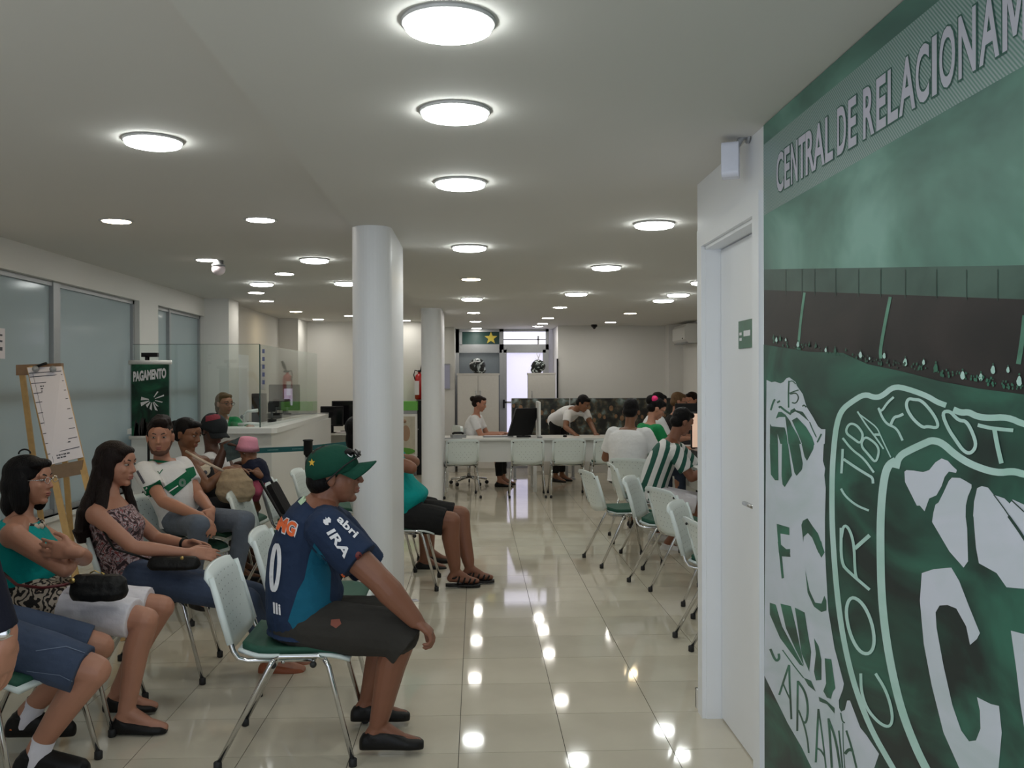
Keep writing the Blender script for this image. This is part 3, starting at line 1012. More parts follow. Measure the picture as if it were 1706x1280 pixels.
p = at_z(364, 434, ZH)
t = thing('dome_camera', 'white dome camera hanging from the ceiling on the left', 'camera', p)
MB().lathe([(.04, 0), (.04, -.03), (.055, -.035), (.055, -.05)], n=20).build('mount', M['grey'], t)
MB().ell((0, 0, -.075), V((.055, 0, 0)), V((0, .055, 0)), V((0, 0, .05))).build('dome', mat('dome_white', (.8, .7, .74, 1), .3), t)
p = at_z(990, 541, ZC)
t = thing('ceiling_sensor', 'small black sensor on the ceiling before the white back panel', 'sensor', p)
MB().lathe([(.05, 0), (.05, -.03), (.03, -.05)], n=14).build('housing', M['black'], t)
MB().sph((0, 0, -.05), .025).build('lens', M['screen'], t)
# wall sensor by the mural
z1, z0 = at_x(1228, 238, XR - .05), at_x(1228, 298, XR - .05)
t = thing('wall_sensor', 'white motion sensor on a bracket high on the wall before the mural', 'sensor', (XR, z0.y, (z0.z + z1.z) / 2))
MB().prism(rrect(.042, .066, .018), V((-.075, 0, 0)), V((.35, 1, 0)).normalized(), V((0, 0, 1)), V((-.03, .012, 0))).build('housing', mat('sensor_white', (.72, .74, .86, 1), .25), t, bev=.003)
MB().tube([(0, 0, .09), (-.03, 0, .09), (-.055, 0, .05)], .012).lathe([(.024, 0), (.024, .01)], (-.004, 0, .09), 12, V((-1, 0, 0))).build('bracket', M['grey'], t)
MB().sph((-.108, -.008, .022), .004).build('indicator_light', emit('red_light', (1, .1, .05), 1.2), t)

# ============================================================ chairs
def make_chair():
    t = thing('waiting_chair', 'x', 'chair')
    # side frames: an inverted U each side, the four legs are pieces of their own
    for s in (-1, 1):
        yr = .205 * s
        MB().tube([(-.055, yr, .425), (-.03, yr, .437), (.12, yr, .437), (.145, yr, .425)], .0105).build('seat_rail', M['chrome'], t)
        for xa, xb in ((-.27, -.055), (.262, .145)):
            sg = 1 if xa > 0 else -1
            lg = MB().tube([(xa, .238 * s, .02), (xb + sg * .018, .209 * s, .395), (xb, yr, .425)], .0105).build('leg', M['chrome'], t)
            MB().lathe([(.013, 0), (.0165, .003), (.0165, .03), (.0125, .034)], (xa - .0, .238 * s, 0), 12).build('rubber_foot', M['rubber'], lg)
        MB().tube([(.10, yr * .9, .418), (-.16, yr * .96, .420), (-.195, yr, .432), (-.215, yr, .46), (-.235, yr, .52), (-.262, yr, .60)], .0105).build('back_support', M['chrome'], t)
        MB().sph((.10, yr * .97, .400), .014).build('stack_bumper', M['rubber'], t)
        MB().sph((-.06, yr * .97, .400), .014).build('stack_bumper', M['rubber'], t)
    MB().tube([(-.02, -.2, .412), (-.02, .2, .412)], .008).tube([(.1, -.2, .412), (.1, .2, .412)], .008).build('crossbar', M['chrome'], t)
    # moulded seat shell
    def seatsurf(z0, z1, a0, a1, b, dip):
        mb = MB()
        nx, ny = 12, 10
        top, bot = [], []
        for i in range(nx + 1):
            x = a0 + (a1 - a0) * i / nx
            fx = i / nx
            wy = b * (1 - .10 * abs(2 * fx - 1) ** 4)
            droop = -.028 * max(0, (fx - .75) / .25) ** 2 + .02 * max(0, (.18 - fx) / .18)
            for j in range(ny + 1):
                q = 2 * j / ny - 1
                y = wy * q
                z = droop - dip * (1 - q * q) * math.sin(math.pi * min(1, max(0, fx)))
                top.append((x, y, z1 + z)); bot.append((x, y * .98, z0 + z))
        n = len(top)
        fs = []
        w = ny + 1
        for i in range(nx):
            for j in range(ny):
                a = i * w + j
                fs.append((a, a + 1, a + w + 1, a + w)); fs.append((n + a, n + a + w, n + a + w + 1, n + a + 1))
        for i in range(nx):
            for j in (0, ny):
                a = i * w + j
                fs.append((a, a + w, n + a + w, n + a))
        for j in range(ny):
            for i in (0, nx):
                a = i * w + j
                fs.append((a, a + 1, n + a + 1, n + a))
        return mb.add(top + bot, fs, True)
    seatsurf(.432, .446, -.20, .245, .215, .012).build('seat_shell', M['plastic'], t)
    seatsurf(.444, .470, -.185, .225, .198, .010).build('seat_pad', M['pad'], t)
    # backrest plate, curved round the sitter, with a turned lip
    mb = MB()
    nu, nv = 14, 8
    def bp(a, c, off=0.0):
        y = .212 * a * (1 - .035 * (1 - c))
        hgt = .475 + .30 * c
        corner = max(0, abs(a) - .82) / .18
        hgt -= .022 * corner ** 2 * (1 if c > .5 else -1)
        if c > .5: hgt += .012 * (1 - a * a)
        else: hgt -= .030 * (1 - a * a) * (1 - 2 * c)
        x = -.222 - .085 * c - .020 * (1 - a * a) + .012 * max(0, (c - .88) / .12) * -1.3
        return V((x + off, y, hgt))
    F, Bk = [], []
    for i in range(nu + 1):
        for j in range(nv + 1):
            a, c = 2 * i / nu - 1, j / nv
            F.append(bp(a, c, .006)); Bk.append(bp(a, c, -.006))
    n = len(F); w = nv + 1; fs = []
    for i in range(nu):
        for j in range(nv):
            q = i * w + j
            fs.append((q, q + 1, q + w + 1, q + w)); fs.append((n + q, n + q + w, n + q + w + 1, n + q + 1))
    for j in range(nv):
        for i in (0, nu):
            q = i * w + j; fs.append((q, q + 1, n + q + 1, n + q))
    for i in range(nu):
        for j in (0, nv):
            q = i * w + j; fs.append((q, q + w, n + q + w, n + q))
    mb.add(F + Bk, fs, True)
    # side sleeves over the supports
    for s in (-1, 1):
        mb.tube([(-.226, .206 * s, .49), (-.258, .206 * s, .60), (-.303, .206 * s, .755)], [.016, .016, .012], 8)
    back = mb.build('backrest', M['plastic'], t)
    hm = MB()
    for c, cols in ((.86, 6), (.76, 5), (.66, 6), (.56, 5), (.46, 6), (.36, 5), (.26, 4), (.18, 3)):
        for k in range(cols):
            a = (k - (cols - 1) / 2) * .26
            if abs(a) > .8: continue
            for off, sg in ((.0068, 1), (-.0068, -1)):
                q = bp(a, c, off)
                hm.add([q + V((0, .0036 * math.cos(z), .0036 * math.sin(z))) for z in [math.pi / 3 * i for i in range(6)]], [tuple(range(6))])
    hm.build('perforation', M['hole'], back, kind='stuff')
    bl = MB()
    for s in (-1, 1):
        for z in (.735,):
            bl.sph((-.312, .186 * s, z), .008, 8, 6)
    bl.build('back_bolt', M['rubber'], back)
    return t
CH = make_chair()
first = [True]
def chair(x, y, deg, label, group):
    r = math.radians(deg)
    if first[0]:
        first[0] = False
        CH.location = (x, y, 0); CH.rotation_euler = (0, 0, r); CH['label'] = label; CH['group'] = group
        return CH
    return dup(CH, (x, y, 0), r, label, group)
GW = 'white waiting chairs on the left'
chair(-.765, 3.97, 1, 'white perforated chair the man in the blue jersey sits on', GW)
chair(-1.86, 3.69, -14, 'white chair under the denim shorts at the lower left', GW)
chair(-1.86, 4.32, 3, 'white chair under the woman in white cropped trousers', GW)
chair(-1.68, 5.0, 5, 'white chair under the girl with very long dark hair', GW)
chair(-.80, 4.83, 1, 'white chair mostly hidden behind the man in the blue jersey', GW)
chair(-1.95, 6.25, -22, 'white chair under the young man in the white and green jersey', GW)
chair(-2.0, 6.9, -5, 'white chair under the woman with the panda top', GW)
chair(-1.95, 7.5, -5, 'white chair under the person in the dark cap holding a flyer', GW)
chair(-1.36, 6.56, -3, 'empty white chair nearest the green jersey knees, front of three', GW)
chair(-1.33, 7.34, -3, 'empty white chair, middle of three before the counter', GW)
chair(-1.24, 8.12, -3, 'empty white chair with green seat seen left of the column', GW)
chair(-.56, 7.07, 0, 'white chair under the person in black shorts behind the column', GW)
chair(-.76, 7.75, 0, 'white chair behind the black shorts, under the person with black shoes', GW)
GR = 'white waiting chairs on the right'
chair(1.55, 8.48, 0, 'white chair under the man in the striped jersey', GR)
chair(1.24, 7.88, 11, 'empty white chair with wide green seat, leftmost of the right row', GR)
chair(1.50, 7.18, -23, 'white perforated chair turned to the viewer, middle of the right row', GR)
chair(1.59, 6.59, 17, 'white chair showing its plain back, before the white shorts', GR)
chair(1.53, 5.62, -26, 'white perforated chair cut by the door post', GR)
chair(1.50, 5.02, 4, 'nearest chair of the right row, almost hidden by the door post', GR)
GD = 'white chairs along the long desk'
chair(-.22, 12.45, 97, 'white chair at the left end of the long desk', GD)
chair(.67, 12.45, 89, 'second white chair along the long desk, below the monitor', GD)
chair(1.21, 12.45, 90, 'third white chair along the long desk', GD)
chair(1.75, 12.45, 90, 'fourth white chair along the long desk, by the white shirt', GD)
chair(1.66, 9.3, 58, 'white perforated chair under the man in the plain white shirt', GD)
# ============================================================ people
def skinmat(name, c):
    m = mat(name, c + (1,), 0.5, var=0.08, scale=14, bump=0.06, bscale=160)
    m.node_tree.nodes['Principled BSDF'].inputs['Subsurface Weight'].default_value = 0.0
    return m
M['skin_a'] = skinmat('skin_tan', (0.22, 0.088, 0.050))
M['skin_b'] = skinmat('skin_light', (0.42, 0.195, 0.125))
M['skin_c'] = skinmat('skin_brown', (0.20, 0.085, 0.042))
M['skin_d'] = skinmat('skin_dark', (0.085, 0.034, 0.020))
M['eye'] = mat('eye_white', (.34, .30, .28, 1), .3)
M['iris'] = mat('dark_iris', (.012, .008, .006, 1), .15)
M['brow'] = mat('brow_hair', (.012, .009, .008, 1), .7)
M['lip'] = mat('lips', (.26, .07, .06, 1), .45)
def hairmat(name, c):
    m, nt, b = newmat(name)
    N, L = nt.nodes, nt.links
    tc = N.new('ShaderNodeTexCoord'); mp = N.new('ShaderNodeMapping'); mp.inputs['Scale'].default_value = (160, 160, 9)
    nz = N.new('ShaderNodeTexNoise'); nz.inputs['Scale'].default_value = 1; nz.inputs['Detail'].default_value = 3
    L.new(tc.outputs['Object'], mp.inputs[0]); L.new(mp.outputs[0], nz.inputs['Vector'])
    mx = N.new('ShaderNodeMixRGB'); mx.inputs[1].default_value = tuple(x * .5 for x in c) + (1,); mx.inputs[2].default_value = tuple(x * 1.7 for x in c) + (1,)
    L.new(nz.outputs[0], mx.inputs[0]); L.new(mx.outputs[0], b.inputs['Base Color'])
    bp = N.new('ShaderNodeBump'); bp.inputs['Strength'].default_value = .6; bp.inputs['Distance'].default_value = .01
    L.new(nz.outputs[0], bp.inputs['Height']); L.new(bp.outputs[0], b.inputs['Normal'])
    b.inputs['Roughness'].default_value = .5
    b.inputs['Specular IOR Level'].default_value = .14
    return m
M['hair_k'] = hairmat('black_hair', (.004, .0032, .0036))
M['hair_b'] = hairmat('dark_brown_hair', (.011, .006, .005))
M['hair_f'] = hairmat('fair_brown_hair', (.12, .07, .035))
def cloth(name, c, rough=.85, var=.10, bump=.35):
    return mat(name, c if len(c) == 4 else c + (1,), rough, var=var, scale=9, bump=bump, bscale=38, spec=.25)
M['navy'] = cloth('navy_cloth', ph(26, 38, 60, 1.5))
M['teal_side'] = cloth('teal_cloth', ph(16, 76, 98, 1.5))
M['khaki'] = cloth('dark_grey_cloth', ph(42, 40, 37, 1.5))
M['black_cloth'] = cloth('black_cloth', (.012, .012, .013))
M['wshirt'] = cloth('white_cloth', (.72, .72, .73))
M['wpants'] = cloth('white_denim', (.74, .71, .76))
M['jeans'] = cloth('blue_denim', (.052, .072, .122), var=.35)
M['jeans_l'] = cloth('pale_blue_denim', (.13, .155, .20), var=.3)
M['teal_top'] = cloth('turquoise_cloth', (.0, .27, .26))
M['green_top'] = cloth('green_cloth', (.01, .20, .065))
M['dgrey'] = cloth('charcoal_cloth', (.04, .04, .045))
M['jacket'] = cloth('dark_navy_jacket', (.010, .011, .022))
M['shoe_k'] = mat('black_shoe', (.006, .0055, .0055, 1), .5, bump=.1, bscale=80, spec=.3)
M['shoe_w'] = mat('white_trainer', (.62, .60, .58, 1), .5)
M['shoe_o'] = mat('orange_brown_shoe', (.30, .08, .03, 1), .55)
M['cap_green'] = cloth('cap_green_cloth', (.005, .055, .034))
M['pink'] = cloth('pink_cloth', (.72, .30, .40))
M['orange'] = mat('orange_print', (.75, .13, .03, 1), .6)
M['gold_print'] = mat('yellow_print', (.65, .40, .04, 1), .6)
M['leather'] = mat('black_leather', (.008, .008, .008, 1), .45, bump=.4, bscale=50, spec=.2)

def nrm(v):
    return V(v).normalized()

def add_hand(mb, w, d, n, thumb, curl=.5, s=1.0):
    """palm and five fingers; w wrist, d along the hand, n palm side, thumb = sideways vector of the thumb"""
    d = nrm(d); n = nrm(V(n) - d * V(n).dot(d)); x = nrm(V(thumb) - d * V(thumb).dot(d) - n * V(thumb).dot(n))
    mb.rc(w - d * .02 * s, .026 * s, w + d * .02 * s, .027 * s)
    mb.loft([(w + d * .0 * s, x * .026 * s, n * .019 * s), (w + d * .03 * s, x * .036 * s, n * .018 * s), (w + d * .065 * s, x * .041 * s, n * .016 * s), (w + d * .088 * s, x * .038 * s, n * .012 * s)], 14, 2.6)
    for k, (off, ln) in enumerate(((.030, .070), (.010, .080), (-.011, .074), (-.030, .058))):
        p = w + d * .078 * s + x * off * s
        dd = nrm(d + x * off * 2.2)
        a = 0.0
        r = .0092 * s
        for q, fr in enumerate((.45, .32, .26)):
            a += curl * (.75 + .08 * k) * (1.0 if q else .7)
            dv = dd * math.cos(a) + n * math.sin(a)
            p2 = p + dv * ln * fr * s * 1.08
            mb.rc(p, r, p2, r * .9, 10)
            p = p2; r *= .9
    p = w + d * .022 * s + x * .026 * s
    p2 = p + nrm(d * .75 + x * .75 + n * .35) * .042 * s
    p3 = p2 + nrm(d * .95 + x * .25 + n * (.2 + curl * .5)) * .034 * s
    p4 = p3 + nrm(d * .95 - x * .05 + n * (.2 + curl * .7)) * .026 * s
    mb.rc(p, .0145 * s, p2, .012 * s, 10).rc(p2, .0118 * s, p3, .0104 * s, 10).rc(p3, .0102 * s, p4, .0085 * s, 10)

class Head:
    def __init__(s, c, f, up=(0, 0, 1), k=1.0):
        s.c = V(c); s.f = nrm(f); s.l = nrm(V(up).cross(s.f)); s.u = s.f.cross(s.l); s.k = k
    def p(s, f, l, u):
        return s.c + (s.f * f + s.l * l + s.u * u) * s.k
    def e(s, mb, f, l, u, rf, rl, ru, n=18, m=12):
        return mb.ell(s.p(f, l, u), s.f * rf * s.k, s.l * rl * s.k, s.u * ru * s.k, n, m)

def add_head(mb, H, male=True):
    H.e(mb, -.012, 0, .032, .096, .077, .086, 24, 14)          # skull
    H.e(mb, .022, 0, -.022, .068, .066, .082, 22, 14)          # face
    H.e(mb, .030, 0, -.070, .046, .050 if male else .044, .040) # jaw
    H.e(mb, .062, 0, -.094, .022, .022, .017)                  # chin
    for sg in (-1, 1):
        H.e(mb, .062, .034 * sg, -.020, .022, .022, .024)      # cheek
        H.e(mb, -.006, .078 * sg, -.006, .018, .009, .031)     # ear
        H.e(mb, -.002, .083 * sg, .006, .017, .006, .018)
        H.e(mb, .081, .030 * sg, .028, .012, .024, .010)       # brow ridge
        H.e(mb, .0795, .031 * sg, .0165, .0125, .016, .0052)      # eyelid
        H.e(mb, .094, .012 * sg, -.030, .009, .008, .007)      # nostril
    H.e(mb, .084, 0, .040, .012, .040, .035)
    mb.rc(H.p(.086, 0, .020), .008 * H.k, H.p(.106, 0, -.026), .0115 * H.k, 10)
    H.e(mb, .087, 0, -.055, .011, .021, .0075)
    H.e(mb, .085, 0, -.069, .011, .018, .0075)
    H.e(mb, .083, 0, -.046, .010, .018, .014)

def face_parts(H, body, root, detail=True, brow=None, lip=None, glasses=None):
    mk = MB()
    for sg in (-1, 1):
        H.e(mk, .0792, .031 * sg, .008, .012, .0125, .0062, 12, 8)
    mk.build('eye', M['eye'], body, root)['kind'] = 'stuff'
    mk = MB()
    for sg in (-1, 1):
        H.e(mk, .0872, .031 * sg, .0078, .0052, .0062, .0054, 10, 6)
    mk.build('iris', M['iris'], body, root)['kind'] = 'stuff'
    if detail:
        mk = MB()
        for sg in (-1, 1):
            mk.tube([H.p(.093, .014 * sg, .028), H.p(.091, .032 * sg, .034), H.p(.078, .050 * sg, .029)], [.003, .0042, .002], 6)
        mk.build('eyebrow', brow or M['brow'], body, root)['kind'] = 'stuff'
        mk = MB()
        H.e(mk, .0905, 0, -.0565, .0085, .019, .0048, 12, 6)
        H.e(mk, .0885, 0, -.0665, .0085, .016, .0052, 12, 6)
        mk.build('lips', lip or M['lip'], body, root)
    if glasses:
        mk = MB()
        for sg in (-1, 1):
            ring = [H.p(.108, (.033 + .021 * math.cos(t)) * sg, .006 + .015 * math.sin(t)) for t in [2 * math.pi * i / 16 for i in range(17)]]
            mk.tube(ring, .0016, 6)
            mk.tube([H.p(.106, .054 * sg, .010), H.p(.06, .074 * sg, .012), H.p(-.01, .080 * sg, .008)], .0017, 6)
        mk.tube([H.p(.108, -.012, .008), H.p(.110, .012, .008)], .0017, 6)
        mk.build('glasses', glasses, body, root)

def lerp(a, b, t):
    return V(a) * (1 - t) + V(b) * t

TW = [(-.16, .150, .105), (-.05, .165, .118), (.10, .160, .118), (.25, .148, .112), (.42, .148, .112), (.58, .160, .115), (.74, .172, .112), (.86, .165, .096), (.94, .115, .075), (1.0, .062, .058)]

def _fine(tw, k=3):
    out = []
    for a, b_ in zip(tw, tw[1:]):
        for i in range(k):
            t = i / k
            out.append(tuple(a[j] * (1 - t) + b_[j] * t for j in range(3)))
    return out + [tw[-1]]
TWF = _fine(TW)

def make_person(label, D, f, J, hf, group=None, skin='skin_a', vox=.006, male=True, w=1.0, fat=0.0, limb=1.0,
                shirt=None, sleeve=.55, pants=None, plen=1.0, hk=1.0, up=(0, 0, 1), hands=None, shoes=None, shoel=.26,
                glasses=None, detail=True, brow=None, spine=None, neckline=.955, hem=-.10, barefoot=False, fold=.003, lip=None, sandal=False, leg_w=1.0, toe=None, socks=None, handk=1.0, sleeve_w=0.0, fdir=None, chest_out=0.0, drop=0.0, nkw=0.0, shoe_h=1.0):
    """J: pelvis, chest, neck, head and, for near (n) and far (m) side, sho, elb, wri, hip, knee, ank; D side vector from near to far"""
    side = nrm(D)
    f = nrm(f)
    P = {k: V(x) for k, x in J.items()}
    root = V((P['pel'].x, P['pel'].y, 0))
    pel, che, nk, hd = P['pel'], P['che'], P['neck'], P['head']
    H = Head(hd, hf, up, hk)
    sd_sh = nrm(P['msho'] - P['nsho'])
    sd_hp = nrm(P['mhip'] - P['nhip'])
    def spine_pt(t):
        # quadratic through pelvis, chest (t=.6), neck
        if t < 0:
            return pel + (pel - che) * (-t) * .9
        a, b_, c_ = pel, che, nk
        tc_ = .6
        return a * ((t - tc_) * (t - 1) / (tc_)) + b_ * (t * (t - 1) / (tc_ * (tc_ - 1))) + c_ * (t * (t - tc_) / (1 - tc_))
    def ring(t, a, b, grow=0.0):
        c = spine_pt(t)
        tan = nrm(spine_pt(t + .03) - spine_pt(t - .03))
        s = lerp(sd_hp, sd_sh, min(1, max(0, t)))
        s = nrm(s - tan * s.dot(tan))
        dp = nrm(tan.cross(s))
        belly = fat * math.exp(-((t - .28) / .24) ** 2)
        aa = a * w + belly * .55 + grow
        bb = b * (1 + (w - 1) * .6) + belly * .5 + grow
        if dp.dot(f) < 0: dp = -dp
        c = c + dp * belly * .55 + dp * chest_out * math.exp(-((t - .66) / .13) ** 2)
        return (c, s * aa, dp * (bb + chest_out * .5 * math.exp(-((t - .66) / .13) ** 2)))
    nkb = P['neck']
    nkt = H.p(-.022, 0, -.055)
    def arms(mb, g=0.0, upto=None):
        for q in 'nm':
            S, E, Wr = P[q + 'sho'], P[q + 'elb'], P[q + 'wri']
            if upto is None:
                mb.rc(nkb - V((0, 0, .02)), .045, S, .052 * limb + g)
                mb.sph(S, .056 * limb + g, 16, 10)
                mb.rc(S, .050 * limb + g, E, .038 * limb + g)
                m_ = lerp(E, Wr, .3)
                mb.rc(E, .038 * limb + g, m_, .040 * limb + g)
                mb.rc(m_, .040 * limb + g, Wr, .026 * limb + g)
    body = MB()
    body.loft([ring(*x) for x in TWF])
    arms(body)
    body.rc(nkb - (nkt - nkb) * .2, .060, nkb + (nkt - nkb) * .35, .053 if male else .045)
    body.rc(nkb, .053 + nkw if male else .046, nkt, .050 + nkw if male else .042)
    add_head(body, H, male)
    for q in 'nm':
        hp, kn, an = P[q + 'hip'], P[q + 'knee'], P[q + 'ank']
        body.rc(hp, .085 * leg_w, kn, .056 * leg_w)
        sh = an - kn
        back = -f
        calf = kn + sh * .32 + back * .014
        body.rc(kn, .054 * leg_w, calf, .055 * leg_w).rc(calf, .055 * leg_w, an + sh * -.12, .038 * leg_w).rc(an + sh * -.12, .038 * leg_w, an, .036)
        fd = nrm((fdir or {}).get(q, f)); fd = nrm(V((fd.x, fd.y, 0)))
        heel = V((an.x, an.y, an.z - .052)) - fd * .032
        ball = V((an.x, an.y, an.z - .068)) + fd * .115
        tip = V((an.x, an.y, an.z - .074)) + fd * .165
        if toe and q in toe: ball.z += toe[q] * .6; tip.z += toe[q]
        body.rc(heel, .030, an + V((0, 0, -.01)), .034).rc(heel, .028, ball, .027).rc(ball, .030, tip, .019).rc(an, .033, ball, .024)
        P[q + 'heel'], P[q + 'ball'], P[q + 'tip'], P[q + 'fd'] = heel, ball, tip, fd
    hands = hands or {}
    for q in 'nm':
        Wr, E = P[q + 'wri'], P[q + 'elb']
        d0 = nrm(Wr - E)
        h = hands.get(q, {})
        dd = nrm(h.get('d', d0)); nn = V(h.get('n', (0, 0, -1))); th = V(h.get('t', f))
        add_hand(body, Wr, dd, nn, th, h.get('c', .45), handk)
    ob = body.remeshed('person', M[skin], vox, 3, root)
    ob['label'] = label; ob['category'] = 'person'
    if group: ob['group'] = group
    face_parts(H, ob, root, detail, brow, lip, glasses)
    out = {'body': ob, 'root': root, 'H': H, 'P': P, 'ring': ring, 'spine': spine_pt, 'f': f}
    if shirt:
        mb = MB()
        ts = [x for x in TWF if x[0] > hem + .03 and x[0] < neckline - .01]
        rings = [ring(hem, TW[1][1] * 1.02, TW[1][2] * 1.02, .02)] + [ring(t, a, b, .014) for t, a, b in ts] + [ring(neckline, .085, .070, .008)]
        mb.loft(rings)
        if sleeve is not None:
            for q in 'nm':
                S, E, Wr = P[q + 'sho'], P[q + 'elb'], P[q + 'wri']
                mb.rc(nkb - V((0, 0, .035)), .045, S, .060 * limb + .004)
                mb.sph(S, .0605 * limb + .002, 16, 10)
                if sleeve <= 1:
                    end = lerp(S, E, sleeve)
                    mb.rc(S, .064 * limb + sleeve_w * .5, end, .056 * limb + sleeve_w, 16, False, True)
                else:
                    end = lerp(E, Wr, sleeve - 1)
                    mb.rc(S, .064 * limb, E, .052 * limb, 16).rc(E, .052 * limb, end, .040 * limb, 16, False, True)
        out['shirt'] = mb.remeshed('shirt', shirt, vox * 1.05, 3, root, ob, fold=fold)
    if pants:
        mb = MB()
        mb.loft([ring(-.17, TW[0][1], TW[0][2], .012), ring(-.05, TW[1][1], TW[1][2], .014), ring(.10, TW[2][1], TW[2][2], .010), ring(.16, TW[2][1], TW[2][2], .008)])
        for q in 'nm':
            hp, kn, an = P[q + 'hip'], P[q + 'knee'], P[q + 'ank']
            flare = .016 if plen < 1 else .010
            if plen <= 1.12:
                end = lerp(hp, kn, plen) + V((0, 0, -drop))
                if plen > 1.05:
                    dg_ = nrm(nrm(kn - hp) + nrm(an - kn) * .9)
                    k1 = lerp(hp, kn, .92)
                    mb.rc(hp, .100 * leg_w, k1, .088 * leg_w, 18).rc(k1, .086 * leg_w, kn + dg_ * .055 - f * .012, .092 * leg_w, 18, False, True)
                else:
                    mb.rc(hp, .100 * leg_w, lerp(hp, kn, plen * .7), .088 * leg_w, 18).rc(lerp(hp, kn, plen * .7), .088 * leg_w, end, .070 * leg_w + flare, 18, False, True)
            else:
                mb.rc(hp, .098 * leg_w, kn, .068 * leg_w, 18)
                end = lerp(kn, an, plen - 1)
                mb.rc(kn, .068 * leg_w, end, (.062 if plen < 1.5 else .054) * leg_w, 18, False, True)
        out['pants'] = mb.remeshed('trousers', pants, vox * 1.05, 3, root, ob, fold=fold * 1.2)
    if shoes:
        for q in 'nm':
            mb = MB()
            heel, ball, tip, fd = P[q + 'heel'], P[q + 'ball'], P[q + 'tip'], P[q + 'fd']
            an = P[q + 'ank']
            sl = nrm(V((0, 0, 1)).cross(fd))
            lz = an.z - .10
            tl = (toe or {}).get(q, 0)
            R = []
            for t, hw, ht, top in ((-.075, .018, .018, .038), (-.062, .033, .030, .058), (-.02, .037, .034, .060), (.03, .040, .034, .054), (.08, .046, .030, .044), (.13, .047, .026, .036), (.172, .038, .020, .030), (.192, .018, .012, .022)):
                t2 = t * shoel / .267
                tp = top * (1 + (shoe_h - 1) * (1.0 if t > -.03 else .3)) * (1.18 if 1.2 < shoe_h < 1.5 and .02 < t < .1 else 1)
                z = lz + tp / 2 + tl * max(0, t) / .19
                R.append((V((an.x, an.y, z)) + fd * t2, sl * hw, V((0, 0, tp / 2 + .002))))
            mb.loft(R, 20, 2.5)
            if not sandal:
                mb.rc(V((an.x, an.y, lz + .045)) - fd * .02, .038, V((an.x, an.y, lz + .062 + (.03 if shoe_h > 1.4 else 0))) - fd * .010, .040 + (.004 if shoe_h > 1.4 else 0), 14, False, True)
            out['shoe' + q] = mb.remeshed('shoe', shoes, .0055, 2, root, ob)
            if socks:
                MB().rc(V((an.x, an.y, an.z - .02)), .040, ball, .031, 16).rc(V((an.x, an.y, an.z - .05)), .040, lerp(an, P[q + 'knee'], socks[1]), .044, 16, False, True).build('sock', socks[0], ob, root)
    return out

def hair_short(o, m, front=.0, low=-.02, thick=1.0, vox=.006, puff=0.0, rough=.006):
    H = o['H']; mb = MB()
    t = thick
    H.e(mb, -.020, 0, .042 + puff * .5, .094 * t, .082 * t, (.083 + puff) * t, 20, 12)
    H.e(mb, -.052, 0, .0 + low * .3, .062, .076, .062, 18, 10)
    H.e(mb, .045, 0, .085 + puff * .6, .045, .058, .026 + puff * .5)
    for sg in (-1, 1):
        H.e(mb, -.002, .070 * sg, .030, .030, .014, .034)
    mb.remeshed('hair', m, vox, 2, o['root'], o['body'], fold=rough)

def cap_on(o, m, name='cap', brim=.085, tilt=-.12, k=1.0, logo=None):
    H0 = o['H']
    H = Head(H0.p(0, 0, 0), H0.f * math.cos(tilt) + H0.u * math.sin(tilt), H0.u, H0.k * k)
    mb = MB()
    rings = []
    for i in range(9):
        a = math.radians(3 + 87 * (1 - i / 8))
        rings.append((H.p(-.001 - .002 * math.sin(a), 0, .028 + .098 * math.sin(a)), H.l * .091 * math.cos(a) ** .75 * H.k, H.f * .108 * math.cos(a) ** .75 * H.k))
    rings = rings[::-1]
    rings.insert(0, (H.p(-.001, 0, .008), H.l * .0915 * H.k, H.f * .1085 * H.k))
    mb.loft(rings, 32)
    c = mb.build(name, m, o['body'], o['root'])
    # brim: curved plate
    b = MB(); top, bot = [], []
    nu, nv = 16, 6
    for i in range(nu + 1):
        a = math.radians(-68 + 136 * i / nu)
        for j in range(nv + 1):
            t = j / nv
            x = .100 * math.cos(a) - .002; y = .086 * math.sin(a)
            x2 = x + brim * t * (math.cos(a) ** .55)
            z = .024 - .050 * (math.sin(a) ** 2) * (.35 + .65 * t) - .010 * t
            top.append(H.p(x2, y * (1 - .08 * t), z + .0025)); bot.append(H.p(x2, y * (1 - .08 * t), z - .0025))
    n = len(top); w_ = nv + 1; fs = []
    for i in range(nu):
        for j in range(nv):
            q = i * w_ + j
            fs.append((q, q + 1, q + w_ + 1, q + w_)); fs.append((n + q, n + q + w_, n + q + w_ + 1, n + q + 1))
        q = i * w_ + nv; fs.append((q, q + w_, n + q + w_, n + q))
        q = i * w_; fs.append((q, q + w_, n + q + w_, n + q))
    b.add(top + bot, fs, True)
    b.build('brim', m, c, V((0, 0, 0)) + o['root'] if False else o['root'])
    MB().sph(H.p(-.012, 0, .126), .009 * H.k).build('button', m, c, o['root'])
    return c, H

def A(u, v, d):
    return at(u, v, d)
Yv = V((0, 1, 0)); Xv = V((1, 0, 0)); Zv = V((0, 0, 1))

